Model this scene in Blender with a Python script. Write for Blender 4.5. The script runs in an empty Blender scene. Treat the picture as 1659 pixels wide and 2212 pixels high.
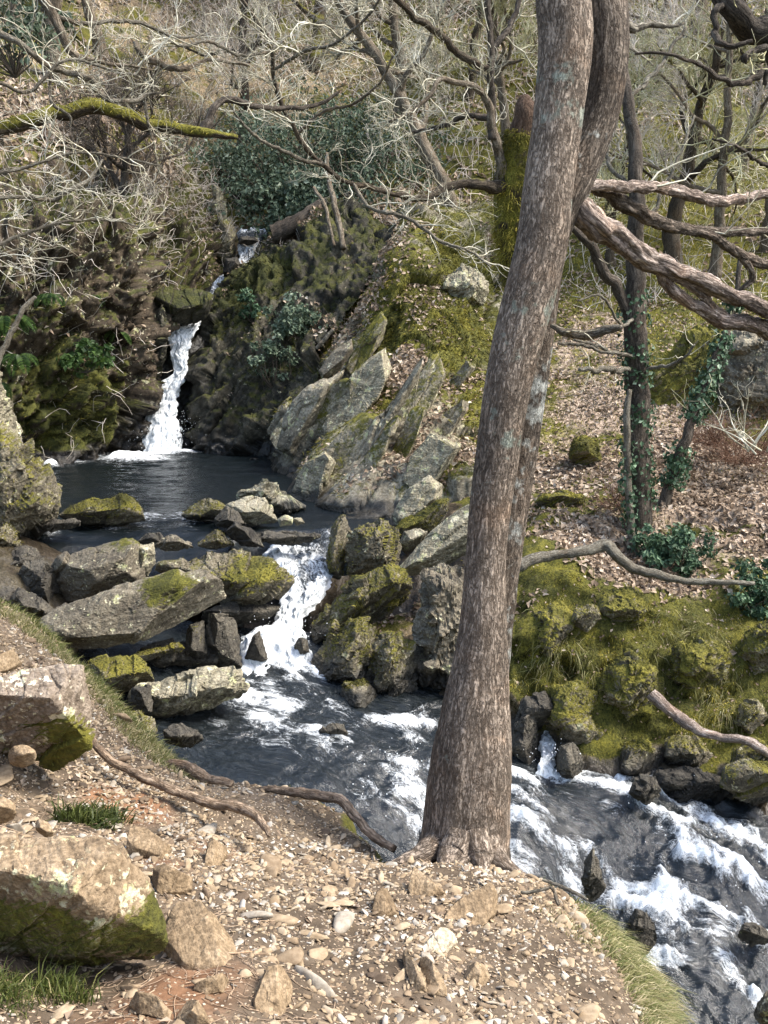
import bpy, math, numpy as np
from mathutils import Vector
EXPOSURE = 1.6
rng = np.random.default_rng(11)
C = bpy.context.scene.collection
PITCH = math.radians(12.6); CT, ST = math.cos(PITCH), math.sin(PITCH)
FPX = 2268.0            # focal length, in units of a 1659 x 2212 picture

# ---------------------------------------------------------------- points
def ray(px, py):
    px = np.asarray(px, float); py = np.asarray(py, float)
    u = (px - 829.5) / FPX; v = (1106.0 - py) / FPX
    return np.stack([u, CT + ST * v, -ST + CT * v], -1)
def at(px, py, Y):
    d = ray(px, py); return d * (np.asarray(Y, float) / d[..., 1])[..., None]
def at_z(px, py, z):
    d = ray(px, py); return d * (np.asarray(z, float) / d[..., 2])[..., None]
def pts(l):
    a = np.array(l, float); return at(a[..., 0], a[..., 1], a[..., 2])

# ---------------------------------------------------------------- numpy noise
def hsh(ix, iy, iz, s=0):
    h = (ix.astype(np.int64) * 374761393 + iy.astype(np.int64) * 668265263 + iz.astype(np.int64) * 1274126177 + s * 362437) & 0xffffffff
    h = ((h ^ (h >> 13)) * 1274126177) & 0xffffffff
    h = ((h ^ (h >> 16)) * 2246822519) & 0xffffffff
    return ((h ^ (h >> 15)) & 0xffffff) / float(0xffffff)
def vn(p, s=0):
    f = np.floor(p); t = p - f; i = f.astype(np.int64); t = t * t * t * (t * (t * 6 - 15) + 10)
    x, y, z = i[..., 0], i[..., 1], i[..., 2]; tx, ty, tz = t[..., 0], t[..., 1], t[..., 2]
    def L(a, b, k): return a + (b - a) * k
    r = L(L(L(hsh(x, y, z, s), hsh(x+1, y, z, s), tx), L(hsh(x, y+1, z, s), hsh(x+1, y+1, z, s), tx), ty),
          L(L(hsh(x, y, z+1, s), hsh(x+1, y, z+1, s), tx), L(hsh(x, y+1, z+1, s), hsh(x+1, y+1, z+1, s), tx), ty), tz)
    return r * 2 - 1
def fbm(p, o=4, s=0, g=.5):
    a, r, n = 1., 0., 0.
    for k in range(o):
        r = r + a * vn(p, s + k * 17); n += a; a *= g; p = p * 2.03 + 5.7
    return r / n * 1.5
def ridge(p, o=4, s=0):
    a, r, n = 1., 0., 0.
    for k in range(o):
        r = r + a * (1 - 2 * np.abs(vn(p, s + k * 17))); n += a; a *= .5; p = p * 2.03 + 3.1
    return r / n
def voro(p, s=0):
    i = np.floor(p).astype(np.int64)
    d1 = np.full(p.shape[:-1], 9.); d2 = d1.copy(); cid = np.zeros_like(d1); off = np.zeros(p.shape)
    for a in (-1, 0, 1):
        for b in (-1, 0, 1):
            for c in (-1, 0, 1):
                x, y, z = i[..., 0] + a, i[..., 1] + b, i[..., 2] + c
                q = np.stack([x + hsh(x, y, z, s+1), y + hsh(x, y, z, s+2), z + hsh(x, y, z, s+3)], -1) - p
                d = np.sqrt((q * q).sum(-1))
                m = d < d1
                d2 = np.where(m, d1, np.minimum(d2, d)); d1 = np.where(m, d, d1)
                cid = np.where(m, hsh(x, y, z, s+4), cid); off = np.where(m[..., None], q, off)
    return d1, d2, cid, off
def sstep(a, b, x):
    t = np.clip((x - a) / (b - a), 0, 1); return t * t * (3 - 2 * t)
def unit(v): return v / np.maximum(np.linalg.norm(v, axis=-1, keepdims=True), 1e-9)

# ---------------------------------------------------------------- meshes
def mesh(name, V, faces, mat=None, parent=None, smooth=True, attrs=None):
    """faces: list of (n,k) int arrays; links ONE mesh object"""
    V = np.asarray(V, np.float32); faces = [np.asarray(f, np.int32) for f in faces if len(f)]
    me = bpy.data.meshes.new(name)
    me.vertices.add(len(V)); me.vertices.foreach_set('co', V.ravel())
    li = np.concatenate([f.ravel() for f in faces]); tot = np.concatenate([np.full(len(f), f.shape[1], np.int32) for f in faces])
    me.loops.add(len(li)); me.loops.foreach_set('vertex_index', li)
    me.polygons.add(len(tot)); me.polygons.foreach_set('loop_start', np.concatenate([[0], np.cumsum(tot)[:-1]]).astype(np.int32))
    me.polygons.foreach_set('loop_total', tot)
    me.polygons.foreach_set('use_smooth', np.full(len(tot), bool(smooth)))
    for k, d in (attrs or {}).items():
        d = np.asarray(d, np.float32)
        if d.ndim == 1: me.attributes.new(k, 'FLOAT', 'POINT').data.foreach_set('value', d)
        else: me.attributes.new(k, 'FLOAT_VECTOR', 'POINT').data.foreach_set('vector', d.ravel())
    me.update(calc_edges=True); me.validate()
    if mat: me.materials.append(mat)
    o = bpy.data.objects.new(name, me); C.objects.link(o)
    if parent: o.parent = parent
    return o
def tag(o, label=None, cat=None, group=None, kind=None):
    if label: o['label'] = label
    if cat: o['category'] = cat
    if group: o['group'] = group
    if kind: o['kind'] = kind
    return o
def empty(name, loc=(0, 0, 0)):
    o = bpy.data.objects.new(name, None); o.empty_display_size = .2; C.objects.link(o); o.location = loc; return o
def rebase(o, kids, loc):
    """move the thing's origin to its base without moving its parts"""
    o.location = loc
    for k in kids:
        k.data.vertices.foreach_get('co', (b := np.zeros(len(k.data.vertices) * 3, np.float32)))
        b = b.reshape(-1, 3) - np.asarray(loc, np.float32); k.data.vertices.foreach_set('co', b.ravel()); k.data.update()
def base_at(o, loc):
    """same for a thing that is one mesh"""
    n = len(o.data.vertices); b = np.zeros(n * 3, np.float32); o.data.vertices.foreach_get('co', b)
    b = b.reshape(-1, 3) - np.asarray(loc, np.float32); o.data.vertices.foreach_set('co', b.ravel()); o.data.update(); o.location = loc
    return o
def grid_faces(n, m):
    i = np.arange(n * m).reshape(n, m)
    return np.stack([i[:-1, :-1], i[:-1, 1:], i[1:, 1:], i[1:, :-1]], -1).reshape(-1, 4)
def vnormals(V, F):
    N = np.zeros_like(V)
    a, b, c = V[F[:, 0]], V[F[:, 1]], V[F[:, 2]]
    if F.shape[1] == 4: n = np.cross(c - a, V[F[:, 3]] - b)
    else: n = np.cross(b - a, c - a)
    for k in range(F.shape[1]): np.add.at(N, F[:, k], n)
    return unit(N)
_ico = {}
def ico(n):
    if n not in _ico:
        t = (1 + 5 ** .5) / 2
        V = unit(np.array([(-1,t,0),(1,t,0),(-1,-t,0),(1,-t,0),(0,-1,t),(0,1,t),(0,-1,-t),(0,1,-t),(t,0,-1),(t,0,1),(-t,0,-1),(-t,0,1)], float))
        F = np.array([(0,11,5),(0,5,1),(0,1,7),(0,7,10),(0,10,11),(1,5,9),(5,11,4),(11,10,2),(10,7,6),(7,1,8),(3,9,4),(3,4,2),(3,2,6),(3,6,8),(3,8,9),(4,9,5),(2,4,11),(6,2,10),(8,6,7),(9,8,1)])
        for _ in range(n):
            E = np.sort(np.concatenate([F[:, [0,1]], F[:, [1,2]], F[:, [2,0]]]), 1)
            U, inv = np.unique(E, axis=0, return_inverse=True); inv = inv.ravel()
            M = unit((V[U[:, 0]] + V[U[:, 1]]) / 2); m = inv.reshape(3, -1) + len(V)
            V = np.concatenate([V, M]); a, b, c = F.T
            F = np.concatenate([np.stack(x, 1) for x in ((a, m[0], m[2]), (b, m[1], m[0]), (c, m[2], m[1]), (m[0], m[1], m[2]))])
        _ico[n] = (V, F)
    return _ico[n]
def spline(P, n):
    """Catmull-Rom through P (k,d), n points, even in arc length"""
    P = np.asarray(P, float)
    if len(P) == 2: return P[0] + (P[1] - P[0]) * np.linspace(0, 1, n)[:, None]
    E = np.concatenate([[2 * P[0] - P[1]], P, [2 * P[-1] - P[-2]]]); out = []
    t = np.linspace(0, 1, 12, endpoint=False)[:, None]
    for i in range(len(P) - 1):
        a, b, c, d = E[i:i+4]
        out.append(.5 * (2*b + (c-a)*t + (2*a-5*b+4*c-d)*t*t + (-a+3*b-3*c+d)*t**3))
    out = np.concatenate(out + [P[-1:]]); s = np.concatenate([[0], np.cumsum(np.linalg.norm(np.diff(out[:, :3], axis=0), axis=1))])
    q = np.linspace(0, s[-1], n)
    return np.stack([np.interp(q, s, out[:, k]) for k in range(P.shape[1])], -1)
def tubes(Pt, R, S, phase=0.):
    """batch of tubes: Pt (N,P,3), R (N,P) -> V, quads, cylindrical coords"""
    N, P, _ = Pt.shape
    T = np.gradient(Pt, axis=1) if P > 2 else np.repeat(Pt[:, 1:] - Pt[:, :1], 2, 1)
    T = unit(T)
    u = np.cross(T[:, 0], np.where(np.abs(T[:, 0, 2:3]) < .9, [[0, 0, 1.]], [[1., 0, 0]])); u = unit(u)
    U = np.zeros_like(Pt); U[:, 0] = u
    for k in range(1, P):
        u = unit(u - T[:, k] * (u * T[:, k]).sum(-1, keepdims=True)); U[:, k] = u
    B = np.cross(T, U)
    a = np.linspace(0, 2 * np.pi, S, endpoint=False) + phase
    dirs = U[:, :, None] * np.cos(a)[None, None, :, None] + B[:, :, None] * np.sin(a)[None, None, :, None]
    V = Pt[:, :, None] + dirs * R[:, :, None, None]
    i = np.arange(N * P * S).reshape(N, P, S); j = np.roll(i, -1, 2)
    F = np.stack([i[:, :-1], j[:, :-1], j[:, 1:], i[:, 1:]], -1).reshape(-1, 4)
    ln = np.concatenate([np.zeros((N, 1)), np.cumsum(np.linalg.norm(np.diff(Pt, axis=1), axis=2), 1)], 1)
    cyl = np.stack([np.cos(a)[None, None] * R[:, :, None], np.sin(a)[None, None] * R[:, :, None], np.broadcast_to(ln[:, :, None], R.shape + (S,))], -1)
    return V.reshape(-1, 3), F, cyl.reshape(-1, 3), dirs.reshape(-1, 3)

# ---------------------------------------------------------------- materials
class NT:
    def __init__(s, name):
        s.m = bpy.data.materials.new(name); s.m.use_nodes = True; s.t = s.m.node_tree; s.t.nodes.clear()
        s.out = s.n('ShaderNodeOutputMaterial'); s.p = s.n('ShaderNodeBsdfPrincipled'); s.l(s.p.outputs[0], s.out.inputs[0])
    def n(s, t, **k):
        x = s.t.nodes.new(t)
        for a, b in k.items(): setattr(x, a, b)
        return x
    def l(s, a, b): s.t.links.new(a, b)
    def put(s, sock, v):
        if hasattr(v, 'is_output'): s.l(v, sock)
        elif isinstance(v, (tuple, list)): sock.default_value = tuple(v) + ((1.,) if len(v) == 3 and len(sock.default_value) == 4 else ())
        else: sock.default_value = v
    def pos(s): return s.n('ShaderNodeNewGeometry').outputs['Position']
    def nz(s):
        x = s.n('ShaderNodeSeparateXYZ'); s.l(s.n('ShaderNodeNewGeometry').outputs['Normal'], x.inputs[0]); return x.outputs[2]
    def attr(s, a, o='Fac'): return s.n('ShaderNodeAttribute', attribute_name=a).outputs[o]
    def sep(s, v): 
        x = s.n('ShaderNodeSeparateXYZ'); s.l(v, x.inputs[0]); return x.outputs
    def noise(s, vec, scale, detail=4., rough=.55, dist=0.):
        x = s.n('ShaderNodeTexNoise'); s.l(vec, x.inputs['Vector']); x.inputs['Scale'].default_value = scale; x.inputs['Detail'].default_value = detail
        x.inputs['Roughness'].default_value = rough; x.inputs['Distortion'].default_value = dist; return x.outputs['Fac']
    def vor(s, vec, scale, out='Distance', feature='F1'):
        x = s.n('ShaderNodeTexVoronoi', feature=feature); s.l(vec, x.inputs['Vector']); x.inputs['Scale'].default_value = scale; return x.outputs[out]
    def mapping(s, vec, rot=(0, 0, 0), sc=(1, 1, 1)):
        x = s.n('ShaderNodeMapping'); s.l(vec, x.inputs[0]); x.inputs['Rotation'].default_value = [math.radians(r) for r in rot]; x.inputs['Scale'].default_value = sc; return x.outputs[0]
    def ramp(s, fac, stops, interp='LINEAR'):
        x = s.n('ShaderNodeValToRGB'); s.put(x.inputs[0], fac); e = x.color_ramp.elements; x.color_ramp.interpolation = interp
        while len(e) < len(stops): e.new(.5)
        for k, (q, c) in zip(e, stops): k.position = q; k.color = (*c, 1) if len(c) == 3 else c
        return x.outputs[0]
    def rng(s, v, a, b, c=0., d=1.):
        x = s.n('ShaderNodeMapRange', interpolation_type='SMOOTHSTEP'); s.put(x.inputs[0], v)
        for k, q in zip((1, 2, 3, 4), (a, b, c, d)): x.inputs[k].default_value = q
        return x.outputs[0]
    def math(s, op, a, b=0., clamp=False):
        x = s.n('ShaderNodeMath', operation=op, use_clamp=clamp); s.put(x.inputs[0], a); s.put(x.inputs[1], b); return x.outputs[0]
    def mix(s, f, a, b, blend='MIX'):
        x = s.n('ShaderNodeMix', data_type='RGBA', blend_type=blend); s.put(x.inputs[0], f); s.put(x.inputs[6], a); s.put(x.inputs[7], b); return x.outputs[2]
    def bump(s, h, strength=.5, dist=.02):
        x = s.n('ShaderNodeBump'); s.put(x.inputs['Height'], h); x.inputs['Strength'].default_value = strength; x.inputs['Distance'].default_value = dist
        s.l(x.outputs[0], s.p.inputs['Normal']); return x
    def done(s, col, rough=.9, spec=.3):
        s.put(s.p.inputs['Base Color'], col); s.put(s.p.inputs['Roughness'], rough); s.put(s.p.inputs['Specular IOR Level'], spec); return s.m

def bed_euler(n): return tuple(math.degrees(x) for x in Vector(n).rotation_difference(Vector((0, 0, 1))).to_euler())
TILT = (-.72, -.28, .63)      # normal of the bedding planes in the ridge
def m_rock(name, cols, moss=0., mosscol=((.020, .022, .005), (.075, .075, .012), (.19, .17, .022)), lichen=.5, lcol=(.50, .50, .42), litter=0., strata=.6, sc=1., wetdark=.22, fine=1., bedn=TILT, lscale=30., frame=None):
    """slate-like rock: mask.x adds moss, mask.y adds leaf litter, mask.z makes it wet; moss/litter/lichen biases -1..1"""
    t = NT(name); P = t.pos(); M = t.sep(t.attr('mask', 'Vector'))
    bed = t.mapping(t.mapping(P, bed_euler(bedn)), (0, 0, 0), (1.2 * sc, 1.2 * sc, 11 * sc)); 
    if frame is not None: bed = t.mapping(t.mapping(P, frame), (0, 0, 0), (.9 * sc, 5.5 * sc, 8 * sc))
    st = t.noise(bed, 1., 5, .6, .4)
    n1 = t.noise(P, 1.1 * sc, 7, .62); n2 = t.noise(P, 7 * sc, 6, .6); n3 = t.noise(P, 26 * sc, 4, .6)
    f = t.math('ADD', t.math('MULTIPLY', n1, .55), t.math('ADD', t.math('MULTIPLY', st, strata * .6), t.math('MULTIPLY', n2, 1 - .55 - strata * .6 + .25)))
    c = t.ramp(f, [(.34, cols[0]), (.52, cols[1]), (.63, cols[2]), (.78, cols[3] if len(cols) > 3 else cols[2])])
    c = t.mix(t.rng(n3, .35, .65, .0, .75), c, t.mix(1., c, (.40, .37, .33), 'MULTIPLY'))
    if lichen > -1:
        lf = t.math('ADD', t.math('MULTIPLY', t.noise(P, 4.3 * sc, 3, .5), .7), t.math('MULTIPLY', t.noise(P, 19 * sc, 5, .65), .5))
        lfac = t.rng(lf, .74 - .12 * lichen, .80 - .12 * lichen)
        lfac = t.math('MULTIPLY', lfac, t.math('SUBTRACT', 1., M[2], True))
        c = t.mix(lfac, c, t.mix(t.rng(n2, .4, .6), lcol, (lcol[0] * .72, lcol[1] * .78, lcol[2] * .55)))
    dv = t.n('ShaderNodeTexVoronoi'); wv = t.n('ShaderNodeVectorMath', operation='ADD'); nn_ = t.n('ShaderNodeTexNoise'); t.l(P, nn_.inputs['Vector']); nn_.inputs['Scale'].default_value = 9 * sc; nn_.inputs['Detail'].default_value = 4; sv_ = t.n('ShaderNodeVectorMath', operation='SCALE'); t.l(nn_.outputs['Color'], sv_.inputs[0]); sv_.inputs['Scale'].default_value = .22 / sc; t.l(P, wv.inputs[0]); t.l(sv_.outputs[0], wv.inputs[1]); t.l(wv.outputs[0], dv.inputs['Vector']); dv.inputs['Scale'].default_value = 13 * sc; dc = t.sep(dv.outputs['Color'])
    dots = t.math('MULTIPLY', t.rng(t.math('ADD', dv.outputs['Distance'], t.math('MULTIPLY', n3, .3)), .46, .36), t.rng(t.math('ADD', t.math('MULTIPLY', dc[0], .75), t.math('MULTIPLY', n1, .5)), .88 - .16 * lichen, .96 - .16 * lichen)); dots = t.math('MULTIPLY', dots, t.math('SUBTRACT', 1., M[2], True))
    c = t.mix(t.math('MULTIPLY', dots, t.rng(dc[1], 0, 1, .25, .9)), c, (lcol[0] * .85, lcol[1] * .85, lcol[2] * .8))
    hw = t.math('ADD', t.math('MULTIPLY', st, .9), t.math('MULTIPLY', n3, .35)); rough = .86
    c = t.mix(1., c, (1.12, 1.03, .88), 'MULTIPLY')
    # wet
    wet = t.rng(t.math('ADD', M[2], t.math('MULTIPLY', t.math('SUBTRACT', n1, .5), .5)), .25, .75)
    c = t.mix(wet, c, t.mix(1., c, (wetdark, wetdark * 1.02, wetdark * 1.08), 'MULTIPLY')); rough = t.rng(wet, 0, 1, .86, .32)
    # moss
    ms = t.math('ADD', t.math('MULTIPLY', t.nz(), .55), t.math('ADD', t.math('MULTIPLY', t.noise(P, 1.9 * sc, 6, .62), 1.6), t.math('ADD', t.math('MULTIPLY', M[0], 1.3), t.math('SUBTRACT', t.math('MULTIPLY', t.noise(P, 13 * sc, 5, .65), 1.0), .25))))
    mf = t.math('MULTIPLY', t.rng(ms, 1.66 - moss, 2.02 - moss), t.rng(wet, .2, .9, 1., .08))
    mn = t.math('ADD', t.math('MULTIPLY', t.noise(P, 3.2, 3), .6), t.math('MULTIPLY', t.noise(P, 42, 4, .7), .6))
    mc = t.ramp(mn, [(.40, mosscol[0]), (.58, mosscol[1]), (.80, mosscol[2])])
    c = t.mix(mf, c, mc); rough = t.mix(mf, rough, (.95, .95, .95))
    # litter
    ls = t.math('ADD', t.math('MULTIPLY', M[1], 1.3), t.math('ADD', t.math('MULTIPLY', t.noise(P, 2.3, 5, .6), 1.2), t.math('MULTIPLY', t.nz(), .25)))
    lf2 = t.rng(ls, 1.35 - litter, 1.55 - litter)
    vc = t.sep(t.vor(t.mapping(P, (0, 0, 30), (1, 1, .5)), lscale, 'Color'))
    lc = t.ramp(t.math('ADD', t.math('MULTIPLY', vc[0], .7), t.math('MULTIPLY', n3, .35)), [(.12, (.045, .031, .021)), (.35, (.15, .108, .075)), (.62, (.29, .22, .16)), (.95, (.47, .38, .30))])
    c = t.mix(lf2, c, lc)
    h = t.mix(mf, hw, t.math('MULTIPLY', mn, 1.2)); h = t.mix(lf2, h, vc[1])
    t.bump(t.math('ADD', h, t.math('MULTIPLY', n2, .8)), .95, .045 * fine)
    return t.done(c, rough, .35)

def m_bark(name, cols, rid=(9., 1.6), lich=.5, lcol=(.42, .45, .38), moss=0., mcol=(.16, .16, .02), depth=.02, sc=1.):
    """bark in unrolled trunk coordinates 'cyl'; attribute 'mossy' adds moss, 'pale' adds lichen"""
    t = NT(name); V = t.attr('cyl', 'Vector'); P = t.pos()
    q = t.mapping(V, (0, 0, 0), (rid[0] * sc, rid[0] * sc, rid[1] * sc))
    w = t.noise(q, 2.0, 5, .62, .8); w2 = t.noise(q, 4.6, 4, .6, .5); n = t.noise(P, 60 * sc, 4, .6); big = t.noise(P, 2.2, 4)
    r1 = t.math('ABSOLUTE', t.math('SUBTRACT', w, .5)); r2 = t.math('ABSOLUTE', t.math('SUBTRACT', w2, .5))
    crack = t.math('MULTIPLY', t.rng(r1, .0, .045, .15, 1.), t.rng(r2, .0, .06, .35, 1.)); f = t.math('ADD', t.math('MULTIPLY', w2, .30), t.math('ADD', t.math('MULTIPLY', n, .38), t.math('MULTIPLY', big, .36)))
    c = t.ramp(f, [(.36, cols[0]), (.52, cols[1]), (.68, cols[2])])
    c = t.mix(t.rng(t.noise(P, 4.5, 5, .65), .50, .70, 0., .45), c, t.mix(1., c, (1.16, .92, .72), 'MULTIPLY'))
    c = t.mix(t.rng(crack, 0, 1, .85, 0.), c, t.mix(1., c, (.30, .26, .23), 'MULTIPLY'))
    lf = t.math('ADD', t.math('ADD', t.math('MULTIPLY', t.noise(P, 5.5, 5, .62), .8), t.math('MULTIPLY', t.noise(P, 30, 3), .3)), t.math('MULTIPLY', t.attr('pale'), .35))
    c = t.mix(t.math('MULTIPLY', t.rng(lf, .77 - .12 * lich, .86 - .12 * lich), .85), c, t.mix(t.rng(n, .4, .6), lcol, tuple(x * .6 for x in lcol)))
    mf = t.rng(t.math('ADD', t.math('ADD', t.math('MULTIPLY', t.nz(), .45), t.math('MULTIPLY', t.attr('mossy'), 1.2)), t.math('MULTIPLY', t.noise(P, 3.5, 5, .6), 1.2)), 1.35 - moss, 1.6 - moss)
    mn = t.noise(P, 45, 4, .7)
    c = t.mix(mf, c, t.ramp(mn, [(.35, tuple(x * .22 for x in mcol)), (.65, mcol)]))
    h = t.mix(mf, t.math('ADD', t.math('MULTIPLY', crack, .9), t.math('MULTIPLY', n, .5)), mn)
    t.bump(h, .85, depth); return t.done(c, .9, .25)

def m_leaf(name, stops, rough=.6, trans=.25, spec=.4):
    t = NT(name); a = t.attr('tint'); c = t.ramp(a, stops)
    m = t.done(c, rough, spec)
    if trans:
        tr = t.n('ShaderNodeBsdfTranslucent'); t.l(c, tr.inputs[0]); mx = t.n('ShaderNodeMixShader'); mx.inputs[0].default_value = trans
        t.l(t.p.outputs[0], mx.inputs[1]); t.l(tr.outputs[0], mx.inputs[2]); t.l(mx.outputs[0], t.out.inputs[0])
    return m
# ================================================================ terrain
def mq_fit(X, z, c, lam=1e-3):
    d = np.sqrt(((X[:, None] - X[None]) ** 2).sum(-1) + c * c); n = len(X)
    A = np.zeros((n + 3, n + 3)); A[:n, :n] = d; A[:n, n] = 1; A[:n, n+1:] = X; A[n, :n] = 1; A[n+1:, :n] = X.T
    w = np.linalg.solve(A - np.diag([lam] * n + [0] * 3), np.concatenate([z, [0] * 3]))
    def f(Q):
        out = np.empty(len(Q))
        for k in range(0, len(Q), 40000):
            q = Q[k:k+40000]; d = np.sqrt(((q[:, None] - X[None]) ** 2).sum(-1) + c * c)
            out[k:k+40000] = d @ w[:n] + w[n] + q @ w[n+1:]
        return out
    return f
POOL = -3.30
# ---- lower stream surface
SP = [at_z(*p) for p in [(525,1455,-4.30),(660,1445,-4.28),(560,1530,-4.36),(450,1570,-4.38),(700,1600,-4.42),(870,1530,-4.46),(800,1620,-4.5),(870,1690,-4.66),(930,1790,-4.9),
      (760,1730,-4.62),(1000,1640,-4.62),(1190,1690,-4.82),(1130,1640,-4.75),(1320,1720,-4.88),(1450,1740,-4.98),(1659,1800,-5.12),(1150,1790,-4.92),(1300,1800,-5.05),(1450,1850,-5.14),(1300,1950,-5.42),(1500,1990,-5.38),
      (1659,1950,-5.36),(1420,2090,-5.62),(1600,2090,-5.6),(1500,2212,-5.78),(1659,2212,-5.8),(1900,1950,-5.5),(1900,2212,-5.9)]]
SP = np.array(SP); stream_z = mq_fit(SP[:, :2], SP[:, 2], .3)
fd = unit(np.array([.78, -.62]))            # mean flow direction of the lower stream
# ---- ground control points
G = []
G += [at_z(*p) + [0, 0, -.5] for p in [(525,1455,-4.3),(660,1445,-4.28),(450,1570,-4.38),(700,1600,-4.42),(870,1690,-4.66),(1000,1640,-4.62),(1190,1690,-4.82),(1450,1760,-5.),(1659,1830,-5.15),(1300,1950,-5.4),(1600,2090,-5.6),(1500,2212,-5.8),(1900,2100,-5.9)]]
G += [at_z(*p) for p in [(1110,1540,-4.5),(1180,1590,-4.65),(1250,1650,-4.75),(1400,1690,-4.87),(1560,1715,-4.98),(1659,1745,-5.07),(1900,1850,-5.2),(2400,2000,-5.4)]]
G += [at(*p) for p in [(1130,1350,10.9),(1280,1400,10.55),(1210,1480,10.4),(1300,1500,10.25),(1450,1430,10.45),(1600,1450,10.35),(1500,1560,10.05),(1640,1580,10.0),(1400,1610,9.95),(2000,1450,10.8),(2500,1450,10.8),
    (1140,1190,11.9),(1160,1150,12.5),(1240,1190,11.9),(1180,1260,11.3),(1260,1290,11.05),(1100,1250,11.6),(1090,1350,11.1),(1400,1325,10.9),(1550,1370,10.75),(1660,1370,10.75),(1330,1240,12.0),(1150,1110,13),(1250,1110,13.2),(1350,1150,12.7),(1500,1130,13),(1659,1100,13.2),(2000,1100,13.2),(2500,1100,13),
    (1200,1010,15),(1320,1000,15),(1500,1020,15),(1650,1020,15),(2000,1000,15.5),(2600,1000,15.5),
    (1250,850,17.5),(1250,700,20),(1250,600,22),(1400,700,20),(1540,760,18.3),(1659,780,18),(2100,700,19.5),(2600,700,19.5),
    (1250,500,24),(1250,300,28),(1250,0,34),(1250,-400,42),(1600,500,24),(1600,250,29),(1600,0,35),(1600,-400,43),(2300,500,24),(2300,0,34),(2300,-400,42),(2900,300,26),
    (900,380,26.5),(900,200,30),(900,0,35),(900,-400,44),(600,0,35),(600,-400,44),(620,250,30.5),(0,-400,40),(-700,-300,38),(-700,100,28),(-700,500,19),
    (0,300,22.5),(150,300,23.4),(300,340,24.5),(450,420,27),(0,0,29),(300,0,32),(560,440,27.5),(700,430,26.5),
    (-350,800,18.4),(-150,640,20),(0,560,21),(150,560,21.8),(270,560,22.6),(330,510,24),(430,490,25.5),
    (620,560,23.6),(720,560,23.4),(790,480,24.6),(860,440,25.4),(1000,430,26),(1090,570,23.2),(1060,720,20.2),(1030,880,17.7),(1030,1010,15.8),(950,650,21.6),(900,790,19.8),
    (850,1010,16.8),(770,1010,17.6),(690,980,19.2),(720,860,20.6),(900,1160,13.9),(1000,1130,13.8),(900,1270,12.9),(1000,1270,12.8),(960,1420,11.5)]]
G += [at(*p) + [0, 0, -.5] for p in [(545,560,26.5),(480,650,23.6),(405,720,22.3),(560,500,28)]]
G += [at_z(*p) + [0, 0, -1.2] for p in [(345,975,POOL),(300,975,POOL),(400,972,POOL),(460,975,POOL),(520,985,POOL)]]
G += [at(*p) + [0, 0, -1.6] for p in [(345,900,21.2),(380,820,21.5),(320,850,21.5),(440,850,21.3)]]
G += [at_z(*p) + [0, 0, -.9] for p in [(345,985,POOL),(150,1010,POOL),(480,1010,POOL),(560,1020,POOL),(300,1060,POOL),(620,1090,POOL),(150,1090,POOL),(400,1120,POOL)]]
G += [at_z(*p) for p in [(60,1175,-4.0),(0,1210,-4.2),(-60,1190,-4.1),(200,1190,-3.8),(350,1190,-3.75),(500,1190,-3.8),(640,1180,-3.6),(100,1260,-4.5),(350,1330,-4.2),(500,1330,-4.3),(280,1420,-4.3),(430,1425,-4.3),(400,1520,-4.9),(-150,1250,-4.5),(640,1330,-4.3)]]
G += [at_z(*p) for p in [(-150,1100,-3.),(-350,1050,-2.3),(-700,1000,-1.2)]]
G += [np.array(p, float) for p in [(-3.4,8,-4.7),(-4.6,7,-4.6),(-2,8,-4.8),(0,7,-5.2),(2.2,6,-6),(4,5,-6.4),(-7,8.5,-4.2),(6.5,5,-6.2),(10,8,-4.2),(14,10,-1.5),(-10,11,-2.2),(-12,16,0)]]
G = np.array(G); ground_z = mq_fit(G[:, :2], G[:, 2], .35, .03)

MBLOB = []                      # (world point, radius, channel, value)
def blob(px, py, Y, r, ch, val): MBLOB.append((at(px, py, Y), r, ch, val))
for b in [(1330,1240,12,.7,1,.9),(1290,1190,12.3,.6,1,.7),(1420,1250,11.9,.5,1,.5),(1600,1120,13.1,1.5,1,.6),(1270,880,17,1.1,1,.45),(1240,760,19,1.4,1,.35),(1330,700,20,1.3,1,.25),(1200,880,17.2,.8,0,.6),(1330,860,17.3,.8,0,.5),(1230,690,20.3,1.,0,.5),(1400,740,19.3,1.,0,.6),(1300,620,21.5,1.4,0,.5),(1500,600,21.8,1.8,0,.5),(1280,900,16.8,.5,0,.5),(1180,960,15.8,.6,0,.5),(1600,880,16.2,1.2,0,.35),(1440,1060,14.2,.8,0,.35),(1640,1080,13.6,1.,0,.3),(20,1230,12.4,1.3,2,1.1),(20,1230,12.4,1.5,1,-1.),(-60,1180,13,1.,2,.8),(980,985,15.4,.9,1,.8),(980,440,24.5,2.2,1,.7),(1020,520,23.,1.5,1,.4),
          (860,800,18.2,1.,1,.45),(300,350,24.5,2.5,1,.6),(60,330,23,2.,1,.5),(1580,1000,15.2,1.6,1,.55),(1230,1010,15,.9,1,.25),(1450,900,16.5,1.,1,.3),
          (1300,1400,10.3,1.3,0,.5),(1500,1450,10.2,1.3,0,.5),(1640,1480,10.2,1.,0,.4),(1200,1280,10.9,.8,0,.4),(1450,900,16.8,1.6,0,.5),(1500,760,18.3,1.5,0,.45),(1200,1110,13,1.,0,.4),(1000,560,22,2.,0,.8),(960,700,19.3,1.3,0,.7),(1600,1350,10.7,1.,0,.4),(1500,1150,12.8,1.,0,.2),
          (1250,900,16.9,.7,0,.2),(1600,400,26,3,0,.3),(1350,420,25.5,2.2,0,.2)]: blob(*b)
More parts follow.
